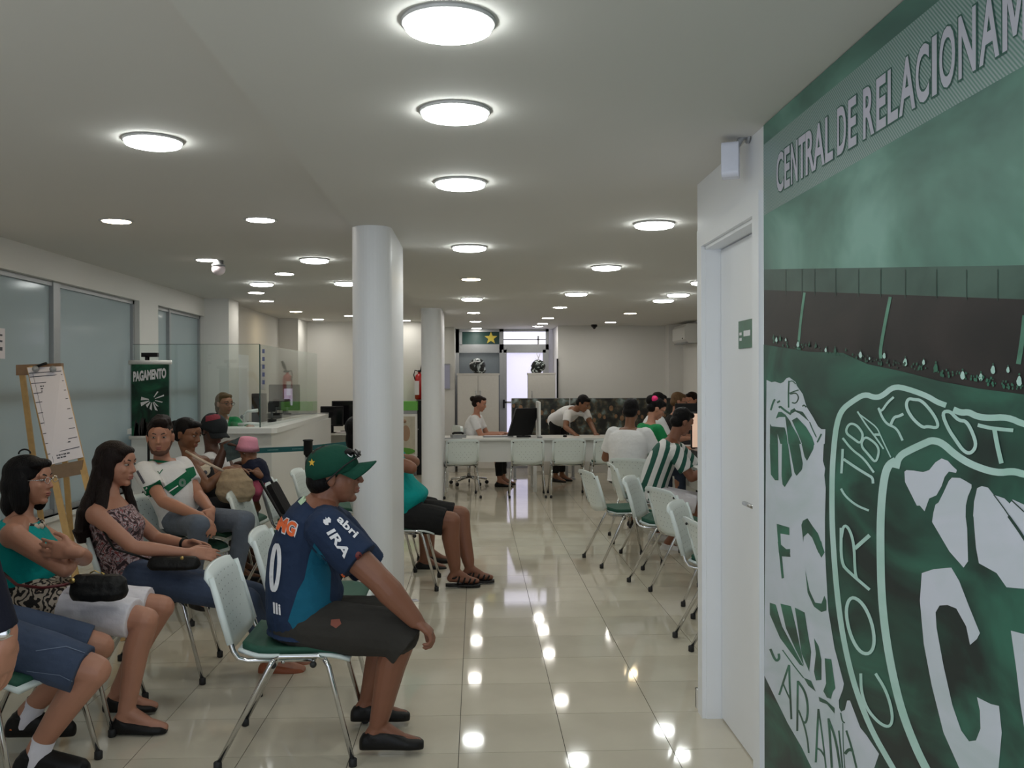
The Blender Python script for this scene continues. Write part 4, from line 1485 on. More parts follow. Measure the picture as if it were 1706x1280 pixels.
# ---- the man in the blue jersey (main figure)
m_j, nt, b = newmat('jersey_cloth')
N, L = nt.nodes, nt.links
def split_mat(name, a, b_, fn_axis, thr, soft=.004):
    """two cloth colours either side of a plane in object space"""
    m, nt, b = newmat(name)
    N, L = nt.nodes, nt.links
    tc = N.new('ShaderNodeTexCoord')
    dt = N.new('ShaderNodeVectorMath'); dt.operation = 'DOT_PRODUCT'; dt.inputs[1].default_value = fn_axis
    L.new(tc.outputs['Object'], dt.inputs[0])
    mr = N.new('ShaderNodeMapRange'); mr.inputs[1].default_value = thr - soft; mr.inputs[2].default_value = thr + soft
    L.new(dt.outputs['Value'], mr.inputs[0])
    mx = N.new('ShaderNodeMixRGB'); mx.inputs[1].default_value = a; mx.inputs[2].default_value = b_
    L.new(mr.outputs[0], mx.inputs[0]); L.new(mx.outputs[0], b.inputs['Base Color'])
    b.inputs['Roughness'].default_value = .8
    nz = N.new('ShaderNodeTexNoise'); nz.inputs['Scale'].default_value = 30
    L.new(tc.outputs['Object'], nz.inputs['Vector'])
    bp = N.new('ShaderNodeBump'); bp.inputs['Strength'].default_value = .35; bp.inputs['Distance'].default_value = .01
    L.new(nz.outputs[0], bp.inputs['Height']); L.new(bp.outputs[0], b.inputs['Normal'])
    return m

J = dict(pel=A(503, 1038, 3.97), che=A(503, 922, 3.97), neck=A(541, 831, 3.97), head=A(557, 793, 3.97),
         nsho=A(545, 884, 3.79), msho=A(556, 878, 4.15), nelb=A(633, 968, 3.72), melb=A(648, 985, 4.24), nwri=A(691, 1033, 3.73), mwri=A(662, 1020, 4.16),
         nhip=A(512, 1042, 3.87), mhip=A(512, 1035, 4.07), nknee=A(672, 1056, 3.80), mknee=A(655, 1030, 4.16), nank=A(629, 1208, 3.86), mank=A(612, 1164, 4.19))
P1 = make_person('man in navy and teal football jersey and green cap sitting sideways in the foreground', Yv, Xv, J, (1, .05, .06), skin='skin_a', vox=.0043, w=1.10, fat=.062, limb=1.36, nkw=.012, handk=1.0, drop=.022, shoe_h=1.32,
                 shirt=M['navy'], sleeve=.62, sleeve_w=.014, pants=M['khaki'], plen=1.09, hk=1.05, shoes=M['shoe_k'], leg_w=1.12, shoel=.265, fold=.004,
                 hands={'n': {'d': V((.78, -.05, -.62)), 'n': V((-.5, 0, -.85)), 't': V((.2, 1, 0)), 'c': .95}, 'm': {'d': V((.8, -.3, -.5)), 'n': V((-.3, 0, -1)), 't': V((0, -1, 0)), 'c': .5}})
hair_short(P1, M['hair_k'], low=-.06, vox=.006)
capo, CHd = cap_on(P1, M['cap_green'], 'cap', .080, .19, 1.0)
SH = P1['shirt']; rt = P1['root']
def PD(name, m, polys, par=SH, tg=SH, off=.004, sub=8, root=rt):
    return decal(name, m, par, polys, tg, off, sub, root)
# teal side panel of the jersey
PD('side_panel', M['teal_side'], [([(524, 905), (543, 930), (551, 955), (549, 1000), (560, 1012), (568, 1008), (560, 1024), (530, 1048), (497, 1066), (484, 1040), (480, 1035), (496, 985), (507, 965), (515, 925)], [tuple(range(14))])], off=.002)
PD('sleeve_letters', M['white_print'], [px_text('IRA', (544, 888), (30, 43), (13, -7), .03)])
def strokes_px(lst):
    out = []
    for pts, w_ in lst:
        n = len(pts); Ls = []; Rs = []
        for i in range(n):
            a = pts[max(0, i - 1)]; b2 = pts[min(n - 1, i + 1)]
            dx, dy = b2[0] - a[0], b2[1] - a[1]; l = math.hypot(dx, dy) or 1
            Ls.append((pts[i][0] - dy / l * w_ / 2, pts[i][1] + dx / l * w_ / 2)); Rs.append((pts[i][0] + dy / l * w_ / 2, pts[i][1] - dx / l * w_ / 2))
        out.append((Ls + Rs, [(i, i + 1, n + i + 1, n + i) for i in range(n - 1)]))
    return out
def ring_px(cx, cy, a, b2, rot, w_, n=20, t0=0, t1=2 * math.pi):
    pts = []
    for i in range(n + 1):
        t = t0 + (t1 - t0) * i / n
        x, y = a * math.cos(t), b2 * math.sin(t)
        pts.append((cx + x * math.cos(rot) - y * math.sin(rot), cy + x * math.sin(rot) + y * math.cos(rot)))
    return strokes_px([(pts, w_)])
PD('sleeve_emblem', M['white_print'], [([(545 + (6.5 if k % 2 == 0 else 3.2) * math.cos(math.pi * k / 8 + .4), 869 + (7 if k % 2 == 0 else 3.4) * math.sin(math.pi * k / 8 + .4)) for k in range(16)], [tuple(range(16))])])
PD('chest_letters', M['white_print'], [px_text('abri', (560, 868), (30, 30), (8, -9), .03)])
PD('back_logo_edge', M['white_print'], [px_text('MG', (459, 884), (32, 15), (8, -27), .10)])
PD('back_logo', M['orange'], [px_text('MG', (461.5, 883), (28.5, 13), (7, -23.5), .05)], off=.006)
PD('back_number', M['white_print'], ring_px(460, 946, 6, 38, .07, 6.5, 26))
PD('back_letters', M['white_print'], [px_text('lli', (457, 1022), (12, 3), (-1, -19), .03)])
PD('shoulder_badge', mat('lime_badge', (.42, .60, .40, 1), .5), [([(497, 837), (507, 827), (513, 833), (502, 843)], [(0, 1, 2, 3)])])
PD('sleeve_badge', mat('red_badge', (.16, .02, .02, 1), .5), ring_px(597, 926, 2.5, 4, .2, 5, 10))
PD('belly_mark', M['orange'], strokes_px([([(570, 956), (577, 965), (583, 960)], 3)]))
for nm, m_, pts in (('pocket_patch', mat('rust_patch', (.22, .055, .03, 1), .6), [(552, 1033), (566, 1032), (569, 1040), (560, 1047), (551, 1042)]),):
    decal(nm, m_, P1['pants'], [(pts, [tuple(range(len(pts)))])], P1['pants'], .003, 8, rt)
# cap details: star, crest, and sunglasses resting on the brim (a thing of its own)
decal('cap_star', M['gold_print'], capo, [([(520 + 5.5 * math.cos(k * math.pi / 5 - .3) * (1 if k % 2 == 0 else .45), 771 + 6.5 * math.sin(k * math.pi / 5 - .3) * (1 if k % 2 == 0 else .45)) for k in range(10)], [tuple(range(10))])], capo, .002, 8, rt)
decal('cap_crest', M['white_print'], capo, ring_px(582, 757, 6, 2.6, .8, 1.6, 16), capo, .002, 8, rt)
sg = MB()
Hh = CHd
for s in (-1, 1):
    sg.tube([Hh.p(.118, .062 * s, .055), Hh.p(.06, .088 * s, .035), Hh.p(-.01, .098 * s, .0), Hh.p(-.03, .097 * s, -.012)], .0035, 6)
    sg.ell(Hh.p(.112, .034 * s, .066), Hh.l * .030, Hh.u * .018 + Hh.f * -.008, Hh.f * .006, 14, 8)
sg.tube([Hh.p(.116, -.062, .060), Hh.p(.124, 0, .070), Hh.p(.116, .062, .060)], .004, 6)
o = sg.build('sunglasses', M['black'], None, V((P1['root'].x, P1['root'].y, 0)))
o['label'] = 'black sunglasses pushed up over the front of the green cap'; o['category'] = 'sunglasses'

# ---- woman with crossed arms, turquoise top, white cropped trousers
J = dict(pel=A(38, 990, 4.30), che=A(30, 925, 4.30), neck=A(35, 862, 4.30), head=A(50, 803, 4.32),
         nsho=A(22, 893, 4.12), msho=A(58, 885, 4.47), nelb=A(108, 948, 4.05), melb=A(140, 930, 4.42), nwri=A(122, 926, 4.30), mwri=A(124, 920, 4.01),
         nhip=A(45, 1000, 4.20), mhip=A(48, 992, 4.42), nknee=A(243, 1034, 4.14), mknee=A(270, 1012, 4.42), nank=A(210, 1184, 4.13), mank=A(197, 1150, 4.38))
P2 = make_person('woman with black bob and glasses, arms crossed, turquoise top and white cropped trousers', Yv, Xv, J, (1, -.12, .05), skin='skin_b', vox=.006, male=False, w=1.05, fat=.03, limb=1.02,
                 shirt=M['teal_top'], sleeve=None, pants=M['wpants'], plen=.90, shoes=M['shoe_k'], shoel=.245, hk=.95, glasses=M['chrome'], hem=.10, chest_out=.03, neckline=.965, leg_w=1.02,
                 hands={'n': {'d': V((-.3, .6, -.4)), 'n': V((-1, 0, 0)), 't': V((0, 0, 1)), 'c': .4}, 'm': {'d': V((-.95, .0, .12)), 'n': V((0, 1, 0)), 't': V((0, 0, 1)), 'c': .28}})
H = P2['H']; mb = MB()
H.e(mb, -.022, 0, .048, .104, .092, .086); H.e(mb, -.062, 0, -.02, .070, .094, .105)
H.e(mb, -.075, 0, -.095, .062, .088, .085); H.e(mb, .052, 0, .082, .050, .070, .030)
for s in (-1, 1):
    mb.ell(H.p(-.008, .076 * s, -.04), H.f * .050, H.l * .026, H.u * .105)
mb.remeshed('hair', M['hair_k'], .006, 3, P2['root'], P2['body'], fold=.004)
MB().tube([H.p(-.02 + .03 * math.cos(t), .0, .135 + .022 * math.sin(t)) for t in [math.pi * i / 8 for i in range(9)]], .004, 6).build('hair_clip', M['black'], P2['body'], P2['root'])
# animal print hem of the top
mp_, nt, b = newmat('animal_print')
N, L = nt.nodes, nt.links
tc = N.new('ShaderNodeTexCoord'); wv = N.new('ShaderNodeTexWave'); wv.inputs['Scale'].default_value = 9; wv.inputs['Distortion'].default_value = 14; wv.inputs['Detail'].default_value = 2; wv.inputs['Detail Scale'].default_value = 2.2
L.new(tc.outputs['Object'], wv.inputs['Vector'])
cr = N.new('ShaderNodeValToRGB'); cr.color_ramp.interpolation = 'CONSTANT'
cr.color_ramp.elements[0].color = (.012, .01, .01, 1); cr.color_ramp.elements[1].position = .46; cr.color_ramp.elements[1].color = (.50, .42, .34, 1)
e = cr.color_ramp.elements.new(.40); e.color = (.18, .09, .05, 1)
L.new(wv.outputs[0], cr.inputs[0]); L.new(cr.outputs[0], b.inputs['Base Color']); b.inputs['Roughness'].default_value = .8
M['animal'] = mp_
mb = MB(); mb.loft([P2['ring'](-.16, .165, .12, .03), P2['ring'](-.05, .172, .125, .03), P2['ring'](.12, .165, .125, .024), P2['ring'](.24, .15, .115, .020)])
for q in 'nm':
    mb.rc(P2['P'][q + 'hip'], .108, lerp(P2['P'][q + 'hip'], P2['P'][q + 'knee'], .34), .098, 18, False, True)
mb.remeshed('print_hem', M['animal'], .007, 3, P2['root'], P2['body'], fold=.004)
mb = MB()
for k in range(13):
    t = math.pi * 2 * k / 13
    mb.sph(P2['P']['neck'] + V((.058 * math.cos(t) + .03, .066 * math.sin(t), -.022 + .02 * -math.cos(t))), .017)
mb.remeshed('scarf', M['animal'], .006, 2, P2['root'], P2['body'])

# ---- girl with very long hair
J = dict(pel=A(222, 958, 4.90), che=A(192, 890, 4.90), neck=A(182, 828, 4.90), head=A(194, 775, 4.92),
         nsho=A(160, 858, 4.74), msho=A(206, 850, 5.05), nelb=A(222, 912, 4.68), melb=A(262, 898, 5.10), nwri=A(312, 922, 4.74), mwri=A(312, 907, 5.0),
         nhip=A(232, 962, 4.80), mhip=A(232, 955, 5.0), nknee=A(412, 1000, 4.78), mknee=A(424, 990, 5.05), nank=A(452, 1092, 4.98), mank=A(470, 1085, 5.12))
mf_, nt, b = newmat('floral_cloth')
N, L = nt.nodes, nt.links
tc = N.new('ShaderNodeTexCoord'); vo = N.new('ShaderNodeTexVoronoi'); vo.inputs['Scale'].default_value = 26
nz = N.new('ShaderNodeTexNoise'); nz.inputs['Scale'].default_value = 22; nz.inputs['Detail'].default_value = 4; nz.inputs['Distortion'].default_value = 2
L.new(tc.outputs['Object'], vo.inputs['Vector']); L.new(tc.outputs['Object'], nz.inputs['Vector'])
cr = N.new('ShaderNodeValToRGB'); cr.color_ramp.interpolation = 'CONSTANT'
cr.color_ramp.elements[0].color = (.03, .015, .02, 1); cr.color_ramp.elements[1].position = .44; cr.color_ramp.elements[1].color = (.20, .10, .10, 1)
for p_, c_ in ((.50, (.42, .36, .38, 1)), (.56, (.24, .05, .05, 1)), (.62, (.10, .11, .12, 1))):
    e = cr.color_ramp.elements.new(p_); e.color = c_
L.new(nz.outputs[0], cr.inputs[0]); L.new(cr.outputs[0], b.inputs['Base Color']); b.inputs['Roughness'].default_value = .8
M['floral'] = mf_
P3 = make_person('girl with very long dark hair in a floral sleeveless top and jeans', Yv, Xv, J, (1, -.22, -.04), skin='skin_b', vox=.006, male=False, w=.92, limb=.92,
                 shirt=M['floral'], sleeve=None, pants=M['jeans'], plen=1.85, shoes=M['shoe_o'], shoel=.24, hk=.97, hem=-.08, neckline=.90, chest_out=.02, leg_w=.95,
                 hands={'n': {'d': V((.95, .12, -.05)), 'n': V((0, .6, -.7)), 't': V((0, .7, .7)), 'c': .30}, 'm': {'d': V((.95, -.15, -.1)), 'n': V((0, -.6, -.5)), 't': V((0, -.5, .8)), 'c': .3}})
H = P3['H']; mb = MB()
H.e(mb, -.020, 0, .046, .102, .088, .086); H.e(mb, -.055, 0, .0, .072, .088, .10); H.e(mb, .045, 0, .078, .048, .064, .030)
hr = [H.p(-.06, 0, .0), H.p(-.085, -.01, -.12), A(152, 845, 4.86), A(146, 880, 4.85), A(150, 900, 4.86)]
for i in range(len(hr) - 1):
    mb.loft([(hr[i], Yv * (.095 + .012 * i), Xv * .058), (hr[i + 1], Yv * (.107 + .006 * i), Xv * (.058 - .006 * i))], 20)
for s in (-1, 1):
    mb.ell(H.p(-.012, .070 * s, -.02), H.f * .045, H.l * .024, H.u * .115)
mb.rc(H.p(-.02, -.070, -.08), .034, A(166, 862, 4.74), .030)
mb.rc(H.p(.0, .070, -.08), .026, A(222, 848, 4.98), .022).rc(A(222, 848, 4.98), .022, A(236, 872, 4.93), .012)
mb.remeshed('hair', M['hair_b'], .006, 4, P3['root'], P3['body'], fold=.005)
wr = P3['P']['mwri']
MB().lathe([(.030, -.01), (.032, -.008), (.032, .008), (.030, .01)], wr - nrm(wr - P3['P']['melb']) * .02, 16, nrm(wr - P3['P']['melb'])).build('bracelet', M['leather'], P3['body'], P3['root'])
# ---- young man in the white and green jersey, looking at the viewer
J = dict(pel=A(302, 866, 6.35), che=A(288, 822, 6.35), neck=A(270, 768, 6.38), head=A(267, 729, 6.34),
         nsho=A(240, 786, 6.25), msho=A(303, 777, 6.50), nelb=A(272, 836, 6.08), melb=A(331, 826, 6.38), nwri=A(336, 862, 5.90), mwri=A(352, 852, 6.05),
         nhip=A(292, 868, 6.28), mhip=A(316, 866, 6.45), nknee=A(332, 876, 5.85), mknee=A(408, 868, 6.10), nank=A(318, 985, 6.0), mank=A(388, 972, 6.15))
fP = nrm((.72, -.70, 0))
P4 = make_person('young bearded man in white jersey with green chest band, looking towards the viewer', J['msho'] - J['nsho'], fP, J, (.22, -1, -.04), skin='skin_b', vox=.007, w=.98, limb=1.05,
                 shirt=M['wshirt'], sleeve=.60, sleeve_w=.010, pants=M['jeans_l'], plen=1.85, shoes=M['shoe_k'], hk=1.04,
                 hands={'n': {'d': V((.6, -.5, -.5)), 'n': V((-.3, .2, -1)), 't': V((.8, .6, 0)), 'c': .6}, 'm': {'d': V((.1, -.8, -.5)), 'n': V((-.8, 0, -.5)), 't': V((-.6, -.4, .5)), 'c': .6}})
hair_short(P4, M['hair_b'], low=.0, vox=.006, puff=.016, rough=.016)
H = P4['H']; mb = MB()
H.e(mb, .050, 0, -.094, .037, .042, .024); H.e(mb, .088, 0, -.048, .008, .024, .005)
for s in (-1, 1): mb.rc(H.p(.0, .066 * s, -.03), .012, H.p(.045, .040 * s, -.090), .015)
mb.remeshed('beard', mat('short_beard', (.10, .045, .028, 1), .8), .006, 2, P4['root'], P4['body'])
def PD4(n, m, polys, off=.004): return decal(n, m, P4['shirt'], polys, P4['shirt'], off, 6, P4['root'])
def pg(*pts): return [(list(pts), [tuple(range(len(pts)))])]
M['jgreen'] = cloth('jersey_green', (.006, .12, .055))
PD4('chest_band', M['jgreen'], pg((272, 812), (287, 803), (314, 783), (318, 801), (303, 815), (289, 827)))
PD4('band_stripe', M['white_print'], strokes_px([([(281, 820), (296, 810)], 1.8)]), .006)
PD4('band_crest', mat('crest_grey', (.12, .2, .17, 1), .6), ring_px(303, 805, 4, 5, 0, 4, 14), .006)
PD4('sleeve_band', M['jgreen'], pg((235, 814), (251, 808), (266, 800), (273, 814), (247, 830)))
PD4('sleeve_band', M['jgreen'], pg((308, 782), (322, 778), (327, 792), (317, 799)))
PD4('chest_mark', M['jgreen'], strokes_px([([(262, 786), (265, 790), (271, 783)], 1.6)]))
PD4('sleeve_writing', M['ink'], strokes_px([([(229, 785), (241, 806)], 4)]))
mb = MB()
nk = P4['P']['neck']
mb.tube([nk + V((.072 * math.cos(t), .072 * math.sin(t), -.008 + .012 * -math.sin(t + .8))) for t in [2 * math.pi * i / 20 for i in range(21)]], .011, 8)
mb.build('collar', M['jgreen'], P4['body'], P4['root'])

# ---- woman with the panda top
J = dict(pel=A(335, 845, 6.85), che=A(330, 805, 6.85), neck=A(316, 761, 6.85), head=A(312, 724, 6.85),
         nsho=A(318, 776, 6.70), msho=A(338, 772, 7.0), nelb=A(345, 812, 6.62), melb=A(366, 800, 7.0), nwri=A(380, 783, 6.70), mwri=A(392, 780, 6.95),
         nhip=A(342, 848, 6.76), mhip=A(342, 845, 6.95), nknee=A(398, 850, 6.86), mknee=A(402, 846, 7.05), nank=A(392, 945, 6.9), mank=A(396, 935, 7.05))
P5 = make_person('woman with pulled back black hair and a black top with a panda face', Yv, Xv, J, (1, -.35, -.22), skin='skin_c', vox=.007, male=False, limb=1.05,
                 shirt=M['black_cloth'], sleeve=None, pants=M['dgrey'], plen=1.85, shoes=M['shoe_k'], neckline=.86, hk=1.0, detail=True,
                 hands={'n': {'d': V((1, .1, .1)), 'c': .5}, 'm': {'d': V((1, -.1, 0)), 'c': .5}})
hair_short(P5, M['hair_k'], low=-.02, vox=.007)
mb = MB(); P5['H'].e(mb, -.115, 0, .04, .035, .04, .04); mb.build('hair_bun', M['hair_k'], P5['body'], P5['root'])
M['cream'] = mat('cream_print', (.55, .47, .36, 1), .7)
def PD5(n, m, polys, off=.004): return decal(n, m, P5['shirt'], polys, P5['shirt'], off, 5, P5['root'])
def disc(cx, cy, r, k=14): return [([(cx + r * math.cos(2 * math.pi * i / k), cy + r * math.sin(2 * math.pi * i / k)) for i in range(k)], [tuple(range(k))])]
PD5('panda_face', M['cream'], disc(340, 784, 10))
PD5('panda_ear', M['cream'], disc(332, 774, 4)); PD5('panda_ear', M['cream'], disc(348, 776, 4))
PD5('panda_nose', M['ink'], disc(341, 788, 3.5), .006)
# beige shoulder bag on her lap
bc = A(392, 805, 6.60)
mb = MB(); mb.loft([(bc + V((0, 0, -.13)), Xv * .10, Yv * .06), (bc + V((.0, 0, -.08)), Xv * .135, Yv * .09), (bc + V((0, 0, .02)), Xv * .12, Yv * .08), (bc + V((-.02, 0, .10)), Xv * .06, Yv * .035)], 20, 2.6)
bag = mb.remeshed('shoulder_bag', mat('beige_canvas', (.36, .27, .17, 1), .8, var=.25, scale=25, bump=.6, bscale=35), .008, 3, V((bc.x, bc.y, 0)), fold=.012)
bag['label'] = 'crumpled beige fabric shoulder bag on the lap of the panda top woman'; bag['category'] = 'bag'
MB().tube([A(310, 752, 6.68), A(330, 764, 6.58), A(352, 775, 6.55), A(374, 786, 6.58)], .010, 6).build('strap', mat('cream_strap', (.55, .45, .35, 1), .7), bag, V((bc.x, bc.y, 0)))

# ---- person in the dark cap reading a flyer
J = dict(pel=A(362, 838, 7.4), che=A(358, 800, 7.4), neck=A(354, 752, 7.4), head=A(355, 717, 7.4),
         nsho=A(347, 768, 7.25), msho=A(372, 764, 7.55), nelb=A(352, 796, 7.12), melb=A(390, 790, 7.5), nwri=A(376, 741, 7.15), mwri=A(398, 774, 7.3),
         nhip=A(366, 840, 7.3), mhip=A(368, 838, 7.5), nknee=A(412, 840, 7.35), mknee=A(418, 838, 7.52), nank=A(408, 925, 7.4), mank=A(414, 918, 7.55))
J['nelb'] = A(358, 787, 7.10)
P6 = make_person('person in a dark cap with red patch and white shirt raising a hand', Yv, Xv, J, (.85, -.5, -.35), skin='skin_d', vox=.007, limb=1.0,
                 shirt=M['wshirt'], sleeve=.35, pants=M['dgrey'], plen=1.85, shoes=M['shoe_k'], hk=1.0,
                 hands={'n': {'d': V((.9, 0, .35)), 'n': V((.3, 0, -1)), 't': V((.3, -1, 0)), 'c': .8}, 'm': {'d': V((1, -.1, .2)), 'n': V((0, -.3, -1)), 'c': .3}})
hair_short(P6, M['hair_k'], low=-.03, vox=.007)
c6, _ = cap_on(P6, cloth('charcoal_cap_cloth', (.018, .022, .025)), 'cap', .06, -.05, 1.05)
decal('cap_patch', cloth('red_patch_cloth', (.22, .035, .05)), c6, [([(343, 694), (366, 689), (367, 698), (343, 703)], [(0, 1, 2, 3)])], c6, .003, 6, P6['root'])
p0, p1, p2, p3 = A(372, 741, 7.1), A(400, 728, 7.1), A(402, 762, 7.15), A(378, 770, 7.15)
mb = MB(); mb.add([p0, p1, p2, p3] + [q + V((0, .003, 0)) for q in (p0, p1, p2, p3)], [(0, 1, 2, 3), (7, 6, 5, 4), (0, 4, 5, 1), (1, 5, 6, 2), (2, 6, 7, 3), (3, 7, 4, 0)])
fl = mb.build('flyer', mat('grey_green_print', (.10, .15, .15, 1), .35, var=.6, scale=40), None, V((p0.x, p0.y, 0)))
fl['label'] = 'grey green printed flyer held up by the person in the dark cap'; fl['category'] = 'paper'

# ---- toddler in the pink hat on a lap
cu = lambda u, v, d=6.98: A(u, v, d)
J = dict(pel=cu(428, 804), che=cu(424, 785), neck=cu(416, 766), head=cu(413, 750),
         nsho=cu(420, 775, 6.9), msho=cu(420, 775, 7.08), nelb=cu(434, 793, 6.86), melb=cu(408, 786, 7.1), nwri=cu(423, 787, 6.84), mwri=cu(394, 783, 7.05),
         nhip=cu(428, 806, 6.93), mhip=cu(426, 806, 7.03), nknee=cu(428, 818, 6.85), mknee=cu(410, 818, 6.95), nank=cu(424, 836, 6.95), mank=cu(408, 838, 6.98))
P_c = make_person('toddler in a pink bucket hat and dark navy dress on a lap', Yv, nrm((-.4, -1, 0)), J, (-.55, -.7, -.45), skin='skin_c', vox=.006, male=False, w=.62, limb=.62, leg_w=.62, hk=.70, handk=.5,
                  shirt=cloth('navy_dress_cloth', (.012, .015, .035)), sleeve=.45, pants=cloth('rose_trousers_cloth', (.40, .08, .14)), plen=1.7, detail=False)
H = P_c['H']
mb = MB(); Z = Zv
hc = H.c + V((0, 0, .03))
prof = [(.088, -.028), (.089, -.030), (.074, .010), (.068, .045), (.060, .062), (.03, .068), (.002, .069)]
mb.lathe(prof, hc, 28, nrm(V((.12, -.1, 1))))
mb.build('bucket_hat', M['pink'], P_c['body'], P_c['root'])

# ---- man in denim shorts at the lower left
J = dict(pel=A(10, 1042, 3.72), che=A(-60, 960, 3.72), neck=A(-75, 855, 3.72), head=A(-70, 800, 3.72),
         nsho=A(-85, 900, 3.54), msho=A(-70, 890, 3.9), nelb=A(-70, 1000, 3.45), melb=A(-50, 990, 3.95), nwri=A(-60, 1062, 3.42), mwri=A(-50, 1030, 3.85),
         nhip=A(12, 1060, 3.62), mhip=A(10, 1040, 3.82), nknee=A(158, 1118, 3.62), mknee=A(165, 1078, 3.93), nank=A(58, 1252, 3.68), mank=A(42, 1188, 4.02))
for k in ('pel', 'nhip', 'mhip'): J[k].x -= .12
PA = make_person('man in blue denim shorts with white socks and black and orange trainers', Yv, Xv, J, (1, 0, -.1), skin='skin_b', vox=.006, limb=1.05,
                 shirt=M['black_cloth'], sleeve=.6, pants=M['jeans'], plen=.90, shoes=M['shoe_k'], shoel=.29, shoe_h=2.05, socks=(M['wpants'], .16), leg_w=1.08, drop=.01,
                 hands={'n': {'d': V((1, 0, -.2))}, 'm': {'d': V((1, 0, -.2))}})
hair_short(PA, M['hair_k'])
M['orange_lace'] = mat('orange_lace', (.70, .17, .04, 1), .6)
for q in 'nm':
    an, fd = PA['P'][q + 'ank'], PA['P'][q + 'fd']
    sl = nrm(Zv.cross(fd)); mb = MB()
    for k in range(5):
        t = .012 + .022 * k
        z = an.z - .10 + .118 - .011 * k
        mb.tube([an + fd * t + sl * -.036 + V((0, 0, z - an.z - .022)), an + fd * (t + .005) + V((0, 0, z - an.z + .004)), an + fd * t + sl * .036 + V((0, 0, z - an.z - .022))], .0045, 6)
    mb.tube([an + fd * -.045 + sl * -.034 + V((0, 0, -.062)), an + fd * -.04 + V((0, 0, -.03)), an + fd * -.045 + sl * .034 + V((0, 0, -.062))], .006, 6)
    mb.build('laces', M['orange_lace'], PA['body'], PA['root'])['kind'] = 'stuff'
decal('seam', mat('denim_seam', (.16, .2, .28, 1), .8), PA['pants'], strokes_px([([(60, 1085), (110, 1078), (150, 1092)], 1.2), ([(45, 1118), (100, 1125), (120, 1135)], 1.2)]), PA['pants'], .003, 8, PA['root'])

# ---- standing man in the dark jacket at the left edge: sleeve, watch and hand show
d0 = 2.9
J = dict(pel=V((-1.75, 2.98, .93)), che=V((-1.74, 2.98, 1.22)), neck=V((-1.74, 2.98, 1.47)), head=V((-1.72, 2.98, 1.64)),
         nsho=V((-1.60, 2.86, 1.40)), msho=V((-1.84, 3.14, 1.40)), nelb=A(-36, 945, 2.82), melb=V((-1.98, 3.16, 1.12)), nwri=A(10, 1062, 2.86), mwri=V((-1.95, 3.1, .88)),
         nhip=V((-1.69, 2.93, .90)), mhip=V((-1.80, 3.06, .90)), nknee=V((-1.66, 2.95, .49)), mknee=V((-1.80, 3.08, .49)), nank=V((-1.68, 2.93, .10)), mank=V((-1.84, 3.05, .10)))
J['nsho'] = V((-1.60, 2.80, 1.40))
P0 = make_person('standing man at the left edge with dark navy sleeve and steel wristwatch', J['msho'] - J['nsho'], nrm((.76, .65, 0)), J, (.76, .65, 0), skin='skin_b', vox=.006, limb=1.15,
                 shirt=M['jacket'], sleeve=1.88, pants=M['jacket'], plen=1.9, shoes=M['shoe_k'], handk=1.22,
                 hands={'n': {'d': V((-.10, .02, -1)), 'n': V((-1, .2, 0)), 't': V((.3, 1, 0)), 'c': .38}})
hair_short(P0, M['hair_k'])
wr = P0['P']['nwri']; ax_ = nrm(wr - P0['P']['nelb'])
wp_ = wr - ax_ * .012
w = MB().lathe([(.030, -.010), (.0335, -.008), (.0335, .008), (.030, .010)], wp_, 20, ax_).build('wristwatch', M['chrome'], P0['body'], P0['root'])
MB().lathe([(.02, 0), (.021, .005), (.018, .009)], wp_ + V((.2, -.6, .3)).normalized() * .028, 20, V((.2, -.9, .3)).normalized()).build('watch_face', M['chrome'], w, P0['root'])

# ---- people by the column
J = dict(pel=A(668, 852, 7.08), che=A(655, 800, 7.08), neck=A(645, 748, 7.08), head=A(648, 712, 7.08),
         nsho=A(650, 768, 6.92), msho=A(655, 765, 7.26), nelb=A(685, 780, 6.86), melb=A(690, 770, 7.3), nwri=A(664, 768, 6.98), mwri=A(668, 762, 7.18),
         nhip=A(672, 862, 6.98), mhip=A(674, 856, 7.18), nknee=A(752, 868, 6.93), mknee=A(768, 858, 7.16), nank=A(758, 952, 6.95), mank=A(782, 946, 7.08))
P8 = make_person('person with turquoise shirt over a round belly, black shorts and strappy sandals behind the column', Yv, Xv, J, (1, 0, 0), skin='skin_a', vox=.007, w=1.15, fat=.10, limb=1.2,
                 shirt=M['teal_top'], sleeve=.5, pants=M['black_cloth'], plen=.86, leg_w=1.25, drop=.012, hem=-.02)
hair_short(P8, M['hair_k'], vox=.008)
for q in 'nm':
    P = P8['P']; an, fd = P[q + 'ank'], P[q + 'fd']; sl = nrm(Zv.cross(fd))
    mb = MB()
    mb.loft([(an + V((0, 0, -.103)) + fd * t, sl * hw, Zv * .012) for t, hw in ((-.07, .02), (-.05, .038), (0, .04), (.06, .044), (.12, .05), (.17, .042), (.19, .02))], 20, 2.4)
    so = mb.build('sandal_sole', M['shoe_k'], P8['body'], P8['root'])
    mb = MB()
    for t, h_ in ((.02, .048), (.06, .036), (.10, .028), (.135, .022)):
        mb.tube([an + fd * t - sl * .042 + V((0, 0, -.09)), an + fd * (t + .015) - sl * .022 + V((0, 0, -.095 + h_ + .012)), an + fd * (t + .015) + sl * .022 + V((0, 0, -.095 + h_ + .012)), an + fd * t + sl * .042 + V((0, 0, -.09))], .007, 6)
    mb.tube([an - fd * .05 + V((0, 0, -.055)), an - fd * .0 - sl * .040 + V((0, 0, -.045)), an + fd * .03 + V((0, 0, -.03)), an + sl * .040 + V((0, 0, -.045)), an - fd * .05 + V((0, 0, -.055))], .007, 6)
    mb.build('strap', M['leather'], so, P8['root'])['kind'] = 'stuff'

